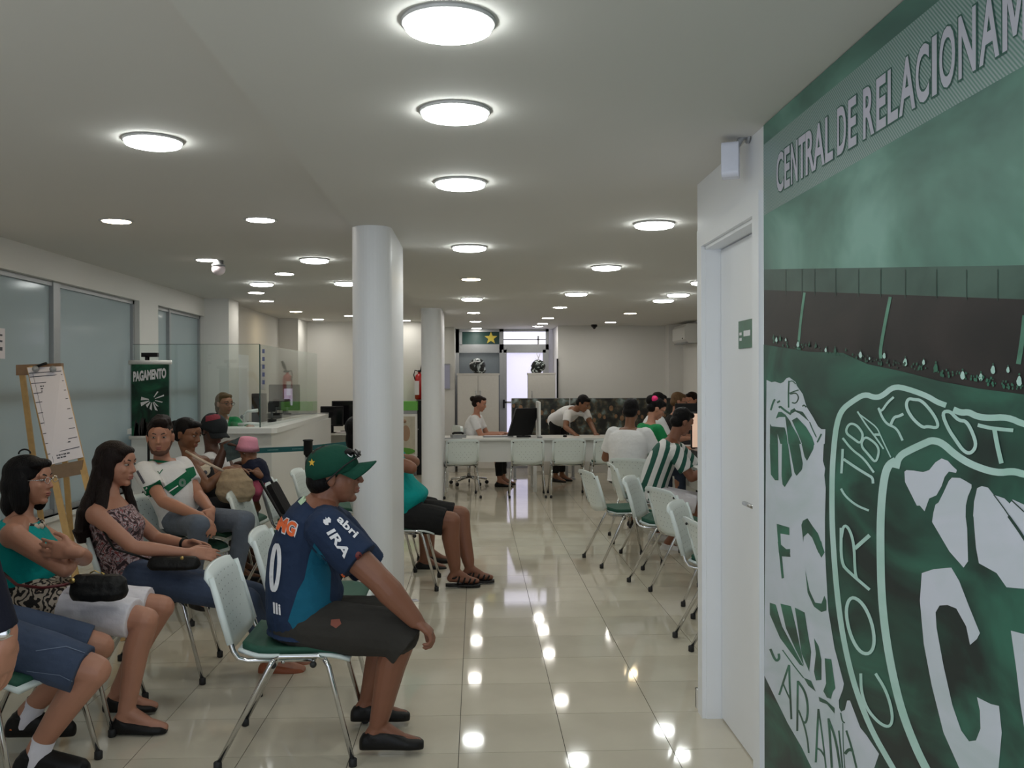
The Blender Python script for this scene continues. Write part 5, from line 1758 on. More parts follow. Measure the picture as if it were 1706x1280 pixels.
J = dict(pel=A(618, 833, 7.75), che=A(610, 790, 7.75), neck=A(602, 750, 7.75), head=A(602, 718, 7.75),
         nsho=A(603, 765, 7.6), msho=A(606, 762, 7.92), nelb=A(620, 805, 7.55), melb=A(625, 800, 7.95), nwri=A(655, 815, 7.62), mwri=A(658, 812, 7.85),
         nhip=A(624, 838, 7.66), mhip=A(626, 835, 7.85), nknee=A(712, 846, 7.62), mknee=A(720, 842, 7.88), nank=A(706, 930, 7.66), mank=A(716, 918, 7.9))
P8b = make_person('person mostly hidden behind the column, black hair and black shoes showing', Yv, Xv, J, (1, 0, 0), skin='skin_a', vox=.008, male=False,
                  shirt=M['black_cloth'], sleeve=.6, pants=M['black_cloth'], plen=1.4, shoes=M['shoe_k'], detail=False)
H = P8b['H']; mb = MB(); H.e(mb, -.03, 0, .03, .11, .09, .10); H.e(mb, -.075, 0, -.07, .055, .08, .11)
mb.remeshed('hair', M['hair_k'], .008, 3, P8b['root'], P8b['body'])

# ---- people along the right desks
def sit(pel, ang, lean=.1, headf=.04, arms='desk', hd=0.0, kz=0.0, s=1.0, foot=.02, headz=.17):
    r = math.radians(ang); f = V((math.cos(r), math.sin(r), 0)); l = V((-f.y, f.x, 0)); pel = V(pel)
    sp = nrm(Zv * math.cos(lean) + f * math.sin(lean))
    che = pel + sp * .30 * s - f * .01; nk = pel + sp * .50 * s + f * .02
    J = dict(pel=pel, che=che, neck=nk, head=nk + Zv * headz * s + f * headf)
    for q, sg in (('n', -1), ('m', 1)):
        S = nk - sp * .055 * s + l * sg * .175 * s; J[q + 'sho'] = S
        if arms == 'desk':
            E = S - Zv * .24 * s + f * .12 + l * sg * .04; Wr = E + f * .23 - l * sg * .05 + Zv * .02
        else:
            E = S - Zv * .27 * s + f * .03 + l * sg * .03; Wr = E + f * .22 - l * sg * .06 - Zv * .06
        J[q + 'elb'], J[q + 'wri'] = E, Wr
        hp = pel + l * sg * .09; J[q + 'hip'] = hp
        kn = hp + f * .42 + l * sg * .05 + Zv * (-.03 + kz); J[q + 'knee'] = kn
        J[q + 'ank'] = V((kn.x, kn.y, .10)) + f * foot
    return J, f, l

J = dict(pel=A(1090, 828, 8.42), che=A(1098, 778, 8.42), neck=A(1122, 733, 8.42), head=A(1136, 704, 8.42),
         nsho=A(1126, 755, 8.25), msho=A(1130, 750, 8.60), nelb=A(1152, 796, 8.2), melb=A(1166, 786, 8.68), nwri=A(1192, 778, 8.2), mwri=A(1202, 772, 8.55),
         nhip=A(1096, 828, 8.32), mhip=A(1098, 826, 8.52), nknee=A(1168, 843, 8.25), mknee=A(1174, 838, 8.6), nank=A(1112, 905, 8.42), mank=A(1092, 885, 8.75))
ms, nt, b = newmat('striped_jersey')
N, L = nt.nodes, nt.links
tc = N.new('ShaderNodeTexCoord'); dt = N.new('ShaderNodeVectorMath'); dt.operation = 'DOT_PRODUCT'
tt = nrm(J['neck'] - J['pel']); pp = nrm(V((tt.z, 0, -tt.x))); dt.inputs[1].default_value = pp * (2 * math.pi / .080)
sn = N.new('ShaderNodeMath'); sn.operation = 'SINE'; gt = N.new('ShaderNodeMath'); gt.operation = 'GREATER_THAN'; gt.inputs[1].default_value = .12
L.new(tc.outputs['Object'], dt.inputs[0]); L.new(dt.outputs['Value'], sn.inputs[0]); L.new(sn.outputs[0], gt.inputs[0])
mx = N.new('ShaderNodeMixRGB'); mx.inputs[1].default_value = (.68, .68, .68, 1); mx.inputs[2].default_value = (.008, .085, .06, 1)
L.new(gt.outputs[0], mx.inputs[0]); L.new(mx.outputs[0], b.inputs['Base Color']); b.inputs['Roughness'].default_value = .8
P12 = make_person('man in green and white vertically striped jersey and white shorts leaning on the right desk', Yv, Xv, J, (.9, .25, -.40), skin='skin_a', vox=.007, limb=1.1, w=1.05,
                  shirt=ms, sleeve=.70, sleeve_w=.01, pants=M['wpants'], plen=.88, shoes=M['shoe_w'], shoe_h=1.8, hk=1.0, fdir={'n': V((1, -.4, 0)), 'm': V((1, -.4, 0))})
hair_short(P12, M['hair_k'], low=-.03, puff=.01, vox=.007)

pw = A(1046, 800, 9.35)
J, f, l = sit((pw.x, pw.y, .55), 58, .06)
J['nelb'] = J['nsho'] - Zv * .22 - l * .10 + f * .05; J['melb'] = J['msho'] - Zv * .25 + l * .10 + f * .02
P11 = make_person('man in a plain white shirt seen from behind at the right desk', l, f, J, (.35, .9, -.2), skin='skin_c', vox=.008, limb=1.15, w=1.22, fat=.02,
                  shirt=M['wshirt'], sleeve=.72, sleeve_w=.012, pants=M['dgrey'], plen=1.85, shoes=M['shoe_k'], detail=False)
hair_short(P11, M['hair_k'], puff=.012, vox=.008)

pw = A(1068, 790, 10.4)
J, f, l = sit((pw.x, pw.y, .56), 20, .22, headf=.07)
P13 = make_person('woman in green shirt with a pink hair scrunchie, leaning forward', l, f, J, (.9, 0, -.5), skin='skin_b', vox=.008, male=False,
                  shirt=M['green_top'], sleeve=.7, pants=M['jeans'], plen=1.85, shoes=M['shoe_k'], detail=False, glasses=M['black'])
hair_short(P13, M['hair_k'], vox=.008, puff=.006)
H = P13['H']
MB().sph(H.p(-.075, -.03, .085), .042, 12, 8).build('scrunchie', mat('hot_pink_cloth', (.75, .02, .16, 1), .7), P13['body'], P13['root'])
MB().ell(H.p(-.10, 0, .06), V((.06, 0, 0)), V((0, .05, 0)), V((0, 0, .06))).build('hair_bun', M['hair_k'], P13['body'], P13['root'])
decal('back_print', mat('pale_orange_print', (.55, .28, .18, 1), .7), P13['shirt'], [([(1070, 688), (1080, 686), (1083, 693), (1072, 694)], [(0, 1, 2, 3)])], P13['shirt'], .004, 8, P13['root'])

for u, d, ang, lab, hm_, sh_, hdir, dz in ((1082, 11.5, 10, 'person with black hair and white collar behind the woman in green', 'hair_k', 'wshirt', (.9, .3, -.3), 0),
                                      (1116, 12.4, 0, 'woman with light brown hair and glasses in profile at the far desk', 'hair_f', 'black_cloth', (1, -.1, -.2), -.01),
                                      (1166, 13.5, 180, 'person across the far desk, brown hair above the black monitor', 'hair_b', 'black_cloth', (-.8, -.5, -.2), -.02)):
    pw = A(u, 780, d)
    J, f, l = sit((pw.x, pw.y, .60 + dz), ang, .12)
    Q = make_person(lab, l, f, J, hdir, skin='skin_b', vox=.009, male=False, shirt=M[sh_], sleeve=.7, pants=M['dgrey'], plen=1.85, shoes=M['shoe_k'], detail=False, glasses=M['black'] if 'glasses' in lab else None)
    hair_short(Q, M[hm_], vox=.009, low=-.05, puff=.004)

# woman at the long desk
J, f, l = sit((.0 - .07, 13.75, .54), -12, .10, arms='desk')
P9 = make_person('woman with dark bun in a white polo shirt typing at the long desk', l, f, J, (.95, -.15, -.25), skin='skin_b', vox=.009, male=False, w=1.05, fat=.02,
                 shirt=M['wshirt'], sleeve=.62, pants=M['black_cloth'], plen=1.85, shoes=M['shoe_k'], detail=True)
hair_short(P9, M['hair_b'], vox=.009)
MB().sph(P9['H'].p(-.11, 0, .045), .045).build('hair_bun', M['hair_b'], P9['body'], P9['root'])
# man leaning over the desk
J = dict(pel=A(930, 700, 14.2), che=A(941, 693, 14.0), neck=A(958, 683, 13.8), head=A(971, 673, 13.72),
         nsho=A(946, 690, 13.68), msho=A(976, 688, 13.92), nelb=A(942, 712, 13.55), melb=A(984, 706, 13.8), nwri=A(957, 723, 13.35), mwri=A(992, 722, 13.5))
for q, dx, dy in (('n', -.05, -.08), ('m', .06, .08)):
    J[q + 'hip'] = J['pel'] + V((dx, dy, -.02)); J[q + 'knee'] = V((J['pel'].x + dx, J['pel'].y + dy + .02, .48)); J[q + 'ank'] = V((J['pel'].x + dx, J['pel'].y + dy, .10))
P10 = make_person('dark haired man in white polo shirt bending over the long desk', V((.6, .5, 0)), nrm((.75, -.6, 0)), J, (.75, -.5, -.5), skin='skin_c', vox=.009, limb=1.05,
                  shirt=M['wshirt'], sleeve=.6, pants=M['black_cloth'], plen=1.9, shoes=M['shoe_k'])
hair_short(P10, M['hair_k'], vox=.009, puff=.008)
# cashier behind the glass
J = dict(pel=A(366, 770, 9.85), che=A(368, 732, 9.85), neck=A(371, 697, 9.85), head=A(374, 673, 9.8),
         nsho=A(354, 707, 9.8), msho=A(392, 704, 9.9), nelb=A(352, 735, 9.65), melb=A(404, 718, 9.6), nwri=A(366, 715, 9.35), mwri=A(415, 712, 9.3),
         nhip=A(360, 775, 9.8), mhip=A(376, 775, 9.9), nknee=A(366, 790, 9.45), mknee=A(390, 790, 9.5), nank=V((-2.78, 9.5, .30)), mank=V((-2.62, 9.5, .30)))
P7 = make_person('cashier with tied fair hair and glasses in green jacket behind the glass screen', J['msho'] - J['nsho'], nrm((.25, -1, 0)), J, (.75, -.65, -.05), skin='skin_b', vox=.009, male=False,
                 shirt=M['green_top'], sleeve=1.8, pants=M['black_cloth'], plen=1.85, shoes=M['shoe_k'], glasses=M['black'], hk=.98)
hair_short(P7, M['hair_f'], vox=.009)
H = P7['H']
MB().ell(H.p(-.10, 0, -.045), V((.04, 0, 0)), V((0, .04, 0)), V((0, 0, .075))).build('ponytail', M['hair_f'], P7['body'], P7['root'])
decal('shirt_front', M['wshirt'], P7['shirt'], [([(355, 690), (372, 696), (380, 700), (378, 712), (360, 712)], [(0, 1, 2, 3, 4)])], P7['shirt'], .006, 8, P7['root'])
MB().lathe([(.20, .60), (.21, .63), (.19, .66)], (P7['P']['pel'].x, P7['P']['pel'].y, 0), 20).tube([(P7['P']['pel'].x, P7['P']['pel'].y, 0.04), (P7['P']['pel'].x, P7['P']['pel'].y, .61)], .03).lathe([(.22, 0), (.22, .03), (.04, .06)], (P7['P']['pel'].x, P7['P']['pel'].y, 0), 20).build('stool', M['black'], label='black round stool under the cashier', category='stool')
# ============================================================ furniture and objects
# cashier counter, L-shaped, with the glass screen
ct = thing('cashier_counter', 'white L-shaped cashier counter with a raised ledge on the left', 'counter', (-2.6, 9.0, 0))
def LB(x0, x1, y0, y1, z0, z1, mb=None):
    return (mb or MB()).box(x0 + 2.6, x1 + 2.6, y0 - 9, y1 - 9, z0, z1)
LB(-3.28, -1.96, 8.97, 9.02, .0, 1.05).build('front_panel', M['white'], ct)
LB(-2.01, -1.96, 9.02, 12.6, 0, 1.05).build('side_panel', M['white'], ct)
mb = MB().prism([(-.685, -.12), (.66, -.12), (.70, -.06), (.60, 3.64), (.24, 3.64), (.28, .30), (-.685, .30)], V((0, 0, 1.075)), Xv, Yv, Zv * .025)
mb.build('ledge', M['white'], ct)
LB(-3.2, -2.1, 9.05, 9.45, .70, .74).build('inner_worktop', M['white'], ct)
gs_ = thing('glass_screen', 'clear frameless glass screen standing on the cashier counter', 'screen', (-2.6, 9.05, 1.1))
gx = at(433, 600, 9.05).x
MB().box(-.69, gx + 2.6, -.004, .004, .0, .80).build('glass_panel', M['glass'], gs_)
mb = MB(); q0, q1 = V((gx + 2.6, 0, 0)), V((at(528, 600, 12.2).x + 2.6, 3.15, 0))
nn = nrm(Zv.cross(q1 - q0)) * .004
mb.add([q0 - nn, q1 - nn, q1 + nn, q0 + nn] + [x + Zv * .80 for x in (q0 - nn, q1 - nn, q1 + nn, q0 + nn)], [(0, 1, 2, 3), (4, 7, 6, 5), (0, 4, 5, 1), (1, 5, 6, 2), (2, 6, 7, 3), (3, 7, 4, 0)])
mb.build('glass_panel', M['glass'], gs_)
M['gedge'] = mat('green_glass_edge', (.03, .07, .06, 1), .2)
MB().box(gx + 2.6 - .005, gx + 2.6 + .005, -.007, .006, 0, .80).build('glass_edge', M['gedge'], gs_)
MB().box(-.69, gx + 2.6, -.004, .004, .799, .803).build('glass_top_edge', M['gedge'], gs_)
mb = MB()
for k in range(5):
    mb.box(gx + 2.6 + .015, gx + 2.6 + .038, .03, .034, .715 - k * .075, .755 - k * .075)
mb.build('sticker_letters', mat('blue_letters', (.10, .12, .25, 1), .6), gs_)['kind'] = 'stuff'
for k, (u, v, d) in enumerate(((459, 703, 9.6), (484, 692, 10.7), (512, 684, 11.9))):
    p = at_z(u, v, 1.1)
    t = thing('card_terminal', ['nearest dark card terminal at the bend of the counter', 'middle dark card terminal on the counter', 'farthest card terminal near the counter end'][k], 'terminal', (p.x - .04, min(p.y, 12.3), 1.10), .3, 'card terminals on the counter')
    MB().bbox((0, 0, .015), V((.045, 0, 0)), V((0, .07, 0)), V((0, 0, .015)), .015).build('base', M['black'], t)
    MB().tube([(0, 0, .02), (0, .01, .12)], .012).build('stem', M['grey'], t)
    MB().bbox((0, .01, .16), V((.04, 0, 0)), V((0, .02, .045)), V((0, .012, -.006)), .01).build('keypad', M['black'], t)
# things behind the glass
sp_ = at(432, 700, 11.3)
t = thing('tower_speaker', 'tall black equipment tower behind the glass screen', 'equipment', (sp_.x, 11.3, 0))
MB().box(-.07, .07, -.1, .1, 0, 1.40).build('cabinet', M['black'], t, bev=.01)
MB().box(-.06, .06, -.105, -.1, .2, 1.35).build('front_grille', M['screen'], t)
t = thing('document_arm', 'white curved document camera arm beside the cashier', 'device', (at(418, 700, 9.5).x, 9.5, 1.10))
MB().lathe([(.13, 0), (.13, .02), (.05, .03)], n=20).build('base', M['white'], t)
MB().tube([(-.06, 0, .02), (-.075, 0, .10), (-.03, 0, .14), (.07, 0, .15)], [.018, .014, .014, .02]).build('arm', M['white'], t)
MB().sph((-.085, 0, .085), .022).build('head', M['grey'], t)
t = thing('back_shelf', 'low grey shelf with dark top behind the glass', 'shelf', (-2.75, 13.6, 0))
MB().box(-.3, .55, -.2, .2, 0, 1.02).build('body', M['white'], t)
MB().box(-.32, .57, -.22, .22, 1.02, 1.08).build('top', M['grey'], t)
# added monitor shape with glowing patch, standing in for a reflection in the glass
mp = at(474, 668, 13.5)
t = thing('booth_monitor', 'monitor with red and blue picture seen through the glass', 'monitor', (mp.x, 13.5, 1.08))
MB().box(-.22, .22, -.02, .02, .05, .42).build('housing', M['black'], t, bev=.01)
MB().box(-.21, .21, -.024, -.02, .06, .41).build('screen_picture', mat('dim_picture', (.15, .17, .18, 1), .2, var=.4, scale=12), t)
MB().box(.0, .12, -.026, -.024, .12, .36).build('lit_picture', emit('screen_picture_glow', (.45, .35, .6), .55), t)
MB().tube([(0, 0, 0), (0, 0, .06)], .03).lathe([(.09, 0), (.09, .012)], n=16).build('stand', M['black'], t)
wd = MB().box(-3.13, -3.10, 12.1, 12.8, 0, 1.9); od = struct('door_3', wd, M['door'])
MB().tube([(-3.1, 12.7, 1.0), (-3.05, 12.7, 1.0), (-3.05, 12.6, 1.0)], .01).build('door_handle', M['chrome'], od)

# desk with monitors beyond the counter end
t = thing('side_desk', 'white desk beyond the counter end carrying two black monitors', 'desk', (-2.0, 14.3, 0))
MB().box(-.35, .8, -.35, .35, .74, .77).build('worktop', M['white'], t)
for x in (-.33, .76): MB().box(x, x + .03, -.33, .33, 0, .74).build('side_board', M['white'], t)
MB().box(-.3, .76, .28, .30, .3, .74).build('back_board', M['white'], t)
for (u, v0, v1, w_, d, lab) in ((578, 668, 702, .46, 14.4, 'black monitor on the side desk, touching the column edge'), (553, 677, 712, .34, 14.05, 'black monitor on the side desk, nearer the counter end')):
    p = at(u, v1, d); top = at(u, v0, d).z
    t = thing('desk_monitor', lab, 'monitor', (p.x, d, .77), 0, 'monitors on the side desk')
    MB().box(-w_ / 2, w_ / 2, -.02, .02, .10, top - .77).build('housing', M['black'], t, bev=.008)
    MB().box(-w_ / 2 + .02, w_ / 2 - .02, -.024, -.019, .12, top - .79).build('display', M['screen'], t)
    MB().tube([(0, .01, 0), (0, .01, .14)], .025).lathe([(.1, 0), (.1, .012)], n=16).build('stand', M['black'], t)
p = at(553, 722, 13.2)
MB().box(-.11, .11, -.08, .08, 0, .26).build('box', M['pad'], off=V((0, 0, 0)), label='small dark green box below the side desk monitors', category='box').location = (p.x, 13.85, .0)
p = at(572, 706, 14.1)
mb = MB()
for k in range(4): mb.box(-.10 + .01 * k, .10 + .012 * k, -.14, .12 - .01 * k, .004 * k, .004 * k + .003)
o = mb.build('paper_stack', M['paper'], label='loose white papers on the side desk', category='paper'); o.location = (p.x, 14.08, .771)

# belt barrier
M['belt'] = mat('teal_belt', (.004, .09, .10, 1), .7)
posts = [(-2.22, 8.29), (-1.565, 8.70), (-.98, 9.95)]
for k, (x, y) in enumerate(posts):
    t = thing('barrier_post', ['belt barrier post hidden behind the seated family', 'silver belt barrier post with black head before the counter', 'belt barrier post hidden behind the column'][k], 'barrier', (x, y, 0), 0, 'belt barrier posts')
    MB().lathe([(.16, 0), (.16, .012), (.05, .035), (.034, .04)], n=28).build('base', M['grey'], t)
    MB().tube([(0, 0, .03), (0, 0, .90)], .031, 20).build('pole', M['chrome'], t)
    MB().lathe([(.040, .86), (.042, .875), (.042, .985), (.048, .99), (.048, 1.0), (.03, 1.005)], n=24).build('head', M['black'], t)
    if k < 2:
        x2, y2 = posts[k + 1]; dv = V((x2 - x, y2 - y, 0)); dn = dv.normalized(); nm = V((-dn.y, dn.x, 0)) * .0015
        a, b_ = dn * .043 + Zv * .92, dv - dn * .043 + Zv * .92
        bt = MB().add([a - nm - Zv * .024, b_ - nm - Zv * .024, b_ + nm - Zv * .024, a + nm - Zv * .024, a - nm + Zv * .024, b_ - nm + Zv * .024, b_ + nm + Zv * .024, a + nm + Zv * .024],
                      [(0, 1, 2, 3), (4, 7, 6, 5), (0, 4, 5, 1), (1, 5, 6, 2), (2, 6, 7, 3), (3, 7, 4, 0)]).build('belt', M['belt'], t)
        mb = MB(); n2 = V((dn.y, -dn.x, 0)) * .0025
        for q in (.25, .5, .8):
            c = dv * q + Zv * .92
            for j in range(8): mb.add([c + n2 + dn * (j * .013) - Zv * .004, c + n2 + dn * (j * .013 + .008) - Zv * .004, c + n2 + dn * (j * .013 + .008) + Zv * .005, c + n2 + dn * (j * .013) + Zv * .005], [(0, 1, 2, 3)])
        mb.build('belt_print', mat('belt_print', (.15, .32, .32, 1), .7), bt)['kind'] = 'stuff'

# banner with the word PAGAMENTO on a tripod
BD = 7.75
b0, b1 = at(219, 605, BD), at(282, 728, BD)
t = thing('banner_stand', 'green PAGAMENTO banner hanging on a black tripod stand', 'banner', (b0.x, BD, 0))
W_, Z1, Z0 = b1.x - b0.x, b0.z, b1.z
M['banner'] = mr_('banner_print', [(.006, .012, .010, 1), (.01, .06, .035, 1), (.02, .14, .07, 1)], [.3, .5, .7], 4)
bn = MB().box(0, W_, -.004, .0, Z0, Z1).build('banner_sheet', M['banner'], t)
MB().tube([(-.02, 0, Z1 + .005), (W_ + .02, 0, Z1 + .005)], .018, 10).build('top_bar', M['white'], t)
MB().tube([(-.02, 0, Z0 - .005), (W_ + .0, 0, Z0 - .005)], .016, 10).build('bottom_bar', M['white'], t)
mb = MB(); text_quad(mb, 'PAGAMENTO', lambda s, q: V((W_ * (.05 + .88 * s), -.0055, Z1 - .155 + .085 * q + .03 * s)), .05)
mb.build('banner_word', M['white_print'], bn)
mb = MB()
ec = V((W_ * .55, -.0055, Z1 - .30))
for k in range(9):
    a = math.radians(-60 + 35 * k if k < 4 else 60 + 28 * k)
    r0, r1 = .025, .075 + .012 * (k % 3)
    e0, e1 = V((math.cos(a), 0, math.sin(a))), V((math.cos(a + .22), 0, math.sin(a + .22)))
    mb.add([ec + e0 * r0, ec + e0 * r1 + V((0, 0, .01)), ec + e1 * r1 * 1.05, ec + e1 * r0], [(0, 1, 2, 3)])
mb.build('burst_emblem', M['white_print'], bn)['kind'] = 'stuff'
mb = MB(); rnd = random.Random(5)
for k in range(26):
    x = rnd.uniform(.03, W_ - .03); h_ = rnd.uniform(.08, .17)
    mb.add([V((x - .014, -.005, Z0)), V((x + .014, -.005, Z0)), V((x + .008 + rnd.uniform(-.012, .012), -.005, Z0 + h_)), V((x - .004, -.005, Z0 + h_ * .9))], [(0, 1, 2, 3)])
mb.build('crowd_silhouette', M['screen'], bn)['kind'] = 'stuff'
cx = W_ / 2 - .03
MB().tube([(cx, .04, .35), (cx, .04, Z1 + .06)], .011).build('pole', M['black'], t)
MB().box(cx - .05, cx + .08, .02, .06, Z1 + .05, Z1 + .085).box(cx - .02, cx, .02, .06, Z1, Z1 + .06).build('clamp', M['black'], t)
for a in (200, 320, 90):
    r = math.radians(a)
    MB().tube([(cx, .04, .72), (cx + .34 * math.cos(r), .04 + .34 * math.sin(r), .012)], .010).tube([(cx, .04, .38), (cx + .17 * math.cos(r), .04 + .17 * math.sin(r), .36)], .006).build('leg', M['black'], t)

# wooden flip chart easel
eo = V((at(100, 700, 6.2).x, 6.2, 0))
t = thing('flip_chart_easel', 'pine easel holding a ruled paper flip chart by the windows', 'easel', eo)
def L3(p): return V(p) - eo
def floorpt(a, b):
    a, b = V(a), V(b); k = a.z / (a.z - b.z); return a + (b - a) * k
def bar(a, b, w_, name, m=M['wood']):
    a, b = L3(a), L3(b); dd = (b - a); tt_ = dd.normalized(); sx = nrm(Xv - tt_ * Xv.dot(tt_)); sy = tt_.cross(sx)
    MB().bbox((a + b) / 2, sx * w_, sy * .009, dd / 2).build(name, m, t)
TL, TR, BR, BLc = A(46, 613, 6.32), A(103, 611, 6.32), A(139, 762, 6.05), A(84, 775, 6.0)
for a, b_ in ((A(50, 612, 6.34), A(86, 776, 6.06)), (A(99, 612, 6.34), A(135, 764, 6.08))):
    fl_ = floorpt(a, b_)
    bar(a, fl_, .019, 'leg')
ra, rb = A(36, 614, 6.42), V((A(62, 765, 6.75).x, 6.95, 0.0))
bar(ra, rb, .018, 'leg')
bar(A(98, 640, 6.45), V((A(110, 800, 6.9).x, 7.05, 0.0)), .018, 'leg')
bar(A(30, 616, 6.34), A(104, 614, 6.34), .05, 'top_board') if False else None
c0, c1 = L3(A(29, 617, 6.36)), L3(A(104, 614, 6.36))
MB().bbox((c0 + c1) / 2, (c1 - c0) / 2, Zv * .035, Yv * .02).build('top_board', mat('brown_wood', (.22, .13, .07, 1), .5, var=.2), t)
c0, c1 = L3(A(86, 788, 6.04)), L3(A(139, 778, 6.06))
MB().bbox((c0 + c1) / 2, (c1 - c0) / 2, Zv * .045, Yv * .02).build('ledge', mat('brown_wood_ledge', (.24, .15, .08, 1), .5, var=.2), t)
# paper sheet and its print
def pp_(s, q, off=0.0):      # s across, q down
    a = lerp(lerp(TL, TR, s), lerp(BLc, BR, s), q)
    return L3(a) + V((0, -off, off * .3))
mb = MB(); mb.add([pp_(0, 0, 0), pp_(1, 0, 0), pp_(1, 1, 0), pp_(0, 1, 0), pp_(0, 0, .006), pp_(1, 0, .006), pp_(1, 1, .006), pp_(0, 1, .006)], [(0, 1, 2, 3), (7, 6, 5, 4), (0, 4, 5, 1), (1, 5, 6, 2), (2, 6, 7, 3), (3, 7, 4, 0)])
ps = mb.build('paper_pad', M['paper'], t)
mb = MB()
for q in (.06, .10, .17, .275, .37, .48, .585, .69, .79, .895):
    mb.add([pp_(0.01, q, .008), pp_(.97, q - .01, .008), pp_(.97, q - .002, .008), pp_(.01, q + .008, .008)], [(0, 1, 2, 3)])
mb.add([pp_(.12, .06, .008), pp_(.13, .06, .008), pp_(.13, .99, .008), pp_(.12, .99, .008)], [(0, 1, 2, 3)])
rnd = random.Random(9)
for q, n_ in ((.19, 3), (.30, 1), (.42, 1), (.49, 2), (.60, 3), (.70, 2), (.80, 2), (.91, 2)):
    for j in range(n_):
        x = .25
        while x < rnd.uniform(.45, .8):
            l_ = rnd.uniform(.03, .09)
            mb.add([pp_(x, q + .012 + j * .026, .008), pp_(x + l_, q + .012 + j * .026, .008), pp_(x + l_, q + .026 + j * .026, .008), pp_(x, q + .026 + j * .026, .008)], [(0, 1, 2, 3)])
            x += l_ + .02
mb.build('ruled_print', M['ink'], ps)['kind'] = 'stuff'
for u in (59, 88): 
    c_ = L3(A(u, 615, 6.28)); MB().sph(c_, .022, 10, 8).build('clip_knob', M['grey'], t)
a_, b_ = L3(A(60, 611, 6.30)), L3(A(78, 605, 6.30)); MB().tube([a_, b_], .009).build('marker_pen', M['black'], t)

# notice on the left pillar
n0, n1 = at_x(-14, 545, XL + .012), at_x(10, 598, XL + .012)
t = thing('wall_notice', 'white paper notice at the left picture edge beside the window', 'notice', (XL, n0.y, 0))
MB().box(.002, .006, 0, n1.y - n0.y, n1.z, n0.z).build('sheet', M['paper'], t)
mb = MB()
for k, h_ in ((.2, .03), (.4, .03), (.62, .06)): mb.box(.006, .008, .02, n1.y - n0.y - .04, n0.z - (n0.z - n1.z) * (k + h_ * 2), n0.z - (n0.z - n1.z) * k)
mb.build('notice_lines', M['ink'], t)['kind'] = 'stuff'

# handbags
bc = A(165, 978, 4.02)
def bagpart(mb, c, a, b_, h): return mb.loft([(c + Zv * -h, Xv * a * .92, Yv * b_), (c + Zv * -h * .4, Xv * a * 1.05, Yv * b_ * 1.25), (c + Zv * h * .5, Xv * a, Yv * b_ * .9), (c + Zv * h, Xv * a * .86, Yv * b_ * .4)], 22, 3)
hb = bagpart(MB(), bc, .115, .05, .052).remeshed('handbag', M['leather'], .006, 3, V((bc.x, bc.y, 0)), fold=.008)
hb['label'] = 'quilted black leather handbag with gold clasp on white trousers'; hb['category'] = 'bag'
ro = V((bc.x, bc.y, 0))
MB().tube([A(118, 972, 4.04), A(105, 975, 3.98), A(70, 980, 3.98), A(28, 975, 4.02), A(5, 955, 4.1)], .007, 6).build('strap', mat('dark_red_strap', (.10, .01, .012, 1), .5), hb, ro)
MB().tube([A(150, 955, 3.95), A(158, 951, 3.95), A(166, 955, 3.95)], .003, 6).tube([A(168, 954, 3.95), A(174, 957, 3.95)], .004, 6).build('clasp', M['gold'], hb, ro)
mb = MB(); mb.lathe([(.012, 0), (.012, .004)], A(120, 968, 3.98), 12, Yv); mb.build('ring', M['gold'], hb, ro)
bc = A(290, 938, 4.68)
h2 = bagpart(MB(), bc, .125, .04, .032).remeshed('handbag', M['leather'], .006, 3, V((bc.x, bc.y, 0)), fold=.004)
h2['label'] = 'slim black handbag lying on blue jeans of the long haired girl'; h2['category'] = 'bag'
MB().tube([A(252, 934, 4.70), A(215, 922, 4.62), A(190, 915, 4.64), A(170, 880, 4.70)], .006, 6).build('strap', M['leather'], h2, V((bc.x, bc.y, 0)))
MB().lathe([(.009, 0), (.009, .004)], A(303, 930, 4.62), 12, Yv).build('clasp', M['gold'], h2, V((bc.x, bc.y, 0)))

# leaflet on the floor by the column foot
p = at_z(685, 1001, .001)
t = thing('leaflet', 'small printed leaflet lying on the floor at the column foot', 'paper', (p.x, p.y, .001), .25)
MB().box(-.055, .05, -.035, .04, 0, .0015).build('sheet', M['paper'], t)
MB().box(-.04, -.01, -.02, .02, .0015, .002).box(.0, .04, .01, .02, .0015, .002).build('print', mat('grey_print', (.16, .22, .24, 1), .6), t)['kind'] = 'stuff'

# ---------------- long desk at the back
t = thing('long_desk', 'long white desk across the room at the back', 'desk', (0, 12.8, 0))
MB().box(-.5, 2.2, 0, .75, .722, .75).build('worktop', M['white'], t)
MB().box(-.12, .86, .08, .10, .42, .722).build('modesty_panel', M['white'], t)
MB().box(.92, 2.1, .08, .10, .42, .722).build('modesty_panel', M['white'], t)
for x in (-.46, .78, 2.1): 
    for y in (.06, .66): MB().box(x, x + .05, y, y + .05, 0, .722).build('leg', M['white'], t)
MB().box(-.48, -.2, .0, .06, .75, .757).box(.55, .72, .0, .04, .75, .757).build('cable_tray_lid', M['grey'], t)['kind'] = 'stuff'
M['crowdp'] = None
mc, nt, b = newmat('crowd_photo_print')
N, L = nt.nodes, nt.links
tc = N.new('ShaderNodeTexCoord'); vo = N.new('ShaderNodeTexVoronoi'); vo.inputs['Scale'].default_value = 9; nz = N.new('ShaderNodeTexNoise'); nz.inputs['Scale'].default_value = 7; nz.inputs['Detail'].default_value = 6
L.new(tc.outputs['Object'], vo.inputs['Vector']); L.new(tc.outputs['Object'], nz.inputs['Vector'])
cr = N.new('ShaderNodeValToRGB'); cr.color_ramp.interpolation = 'LINEAR'
cr.color_ramp.elements[0].position = .40; cr.color_ramp.elements[0].color = (.008, .009, .009, 1); cr.color_ramp.elements[1].position = .75; cr.color_ramp.elements[1].color = (.40, .45, .46, 1)
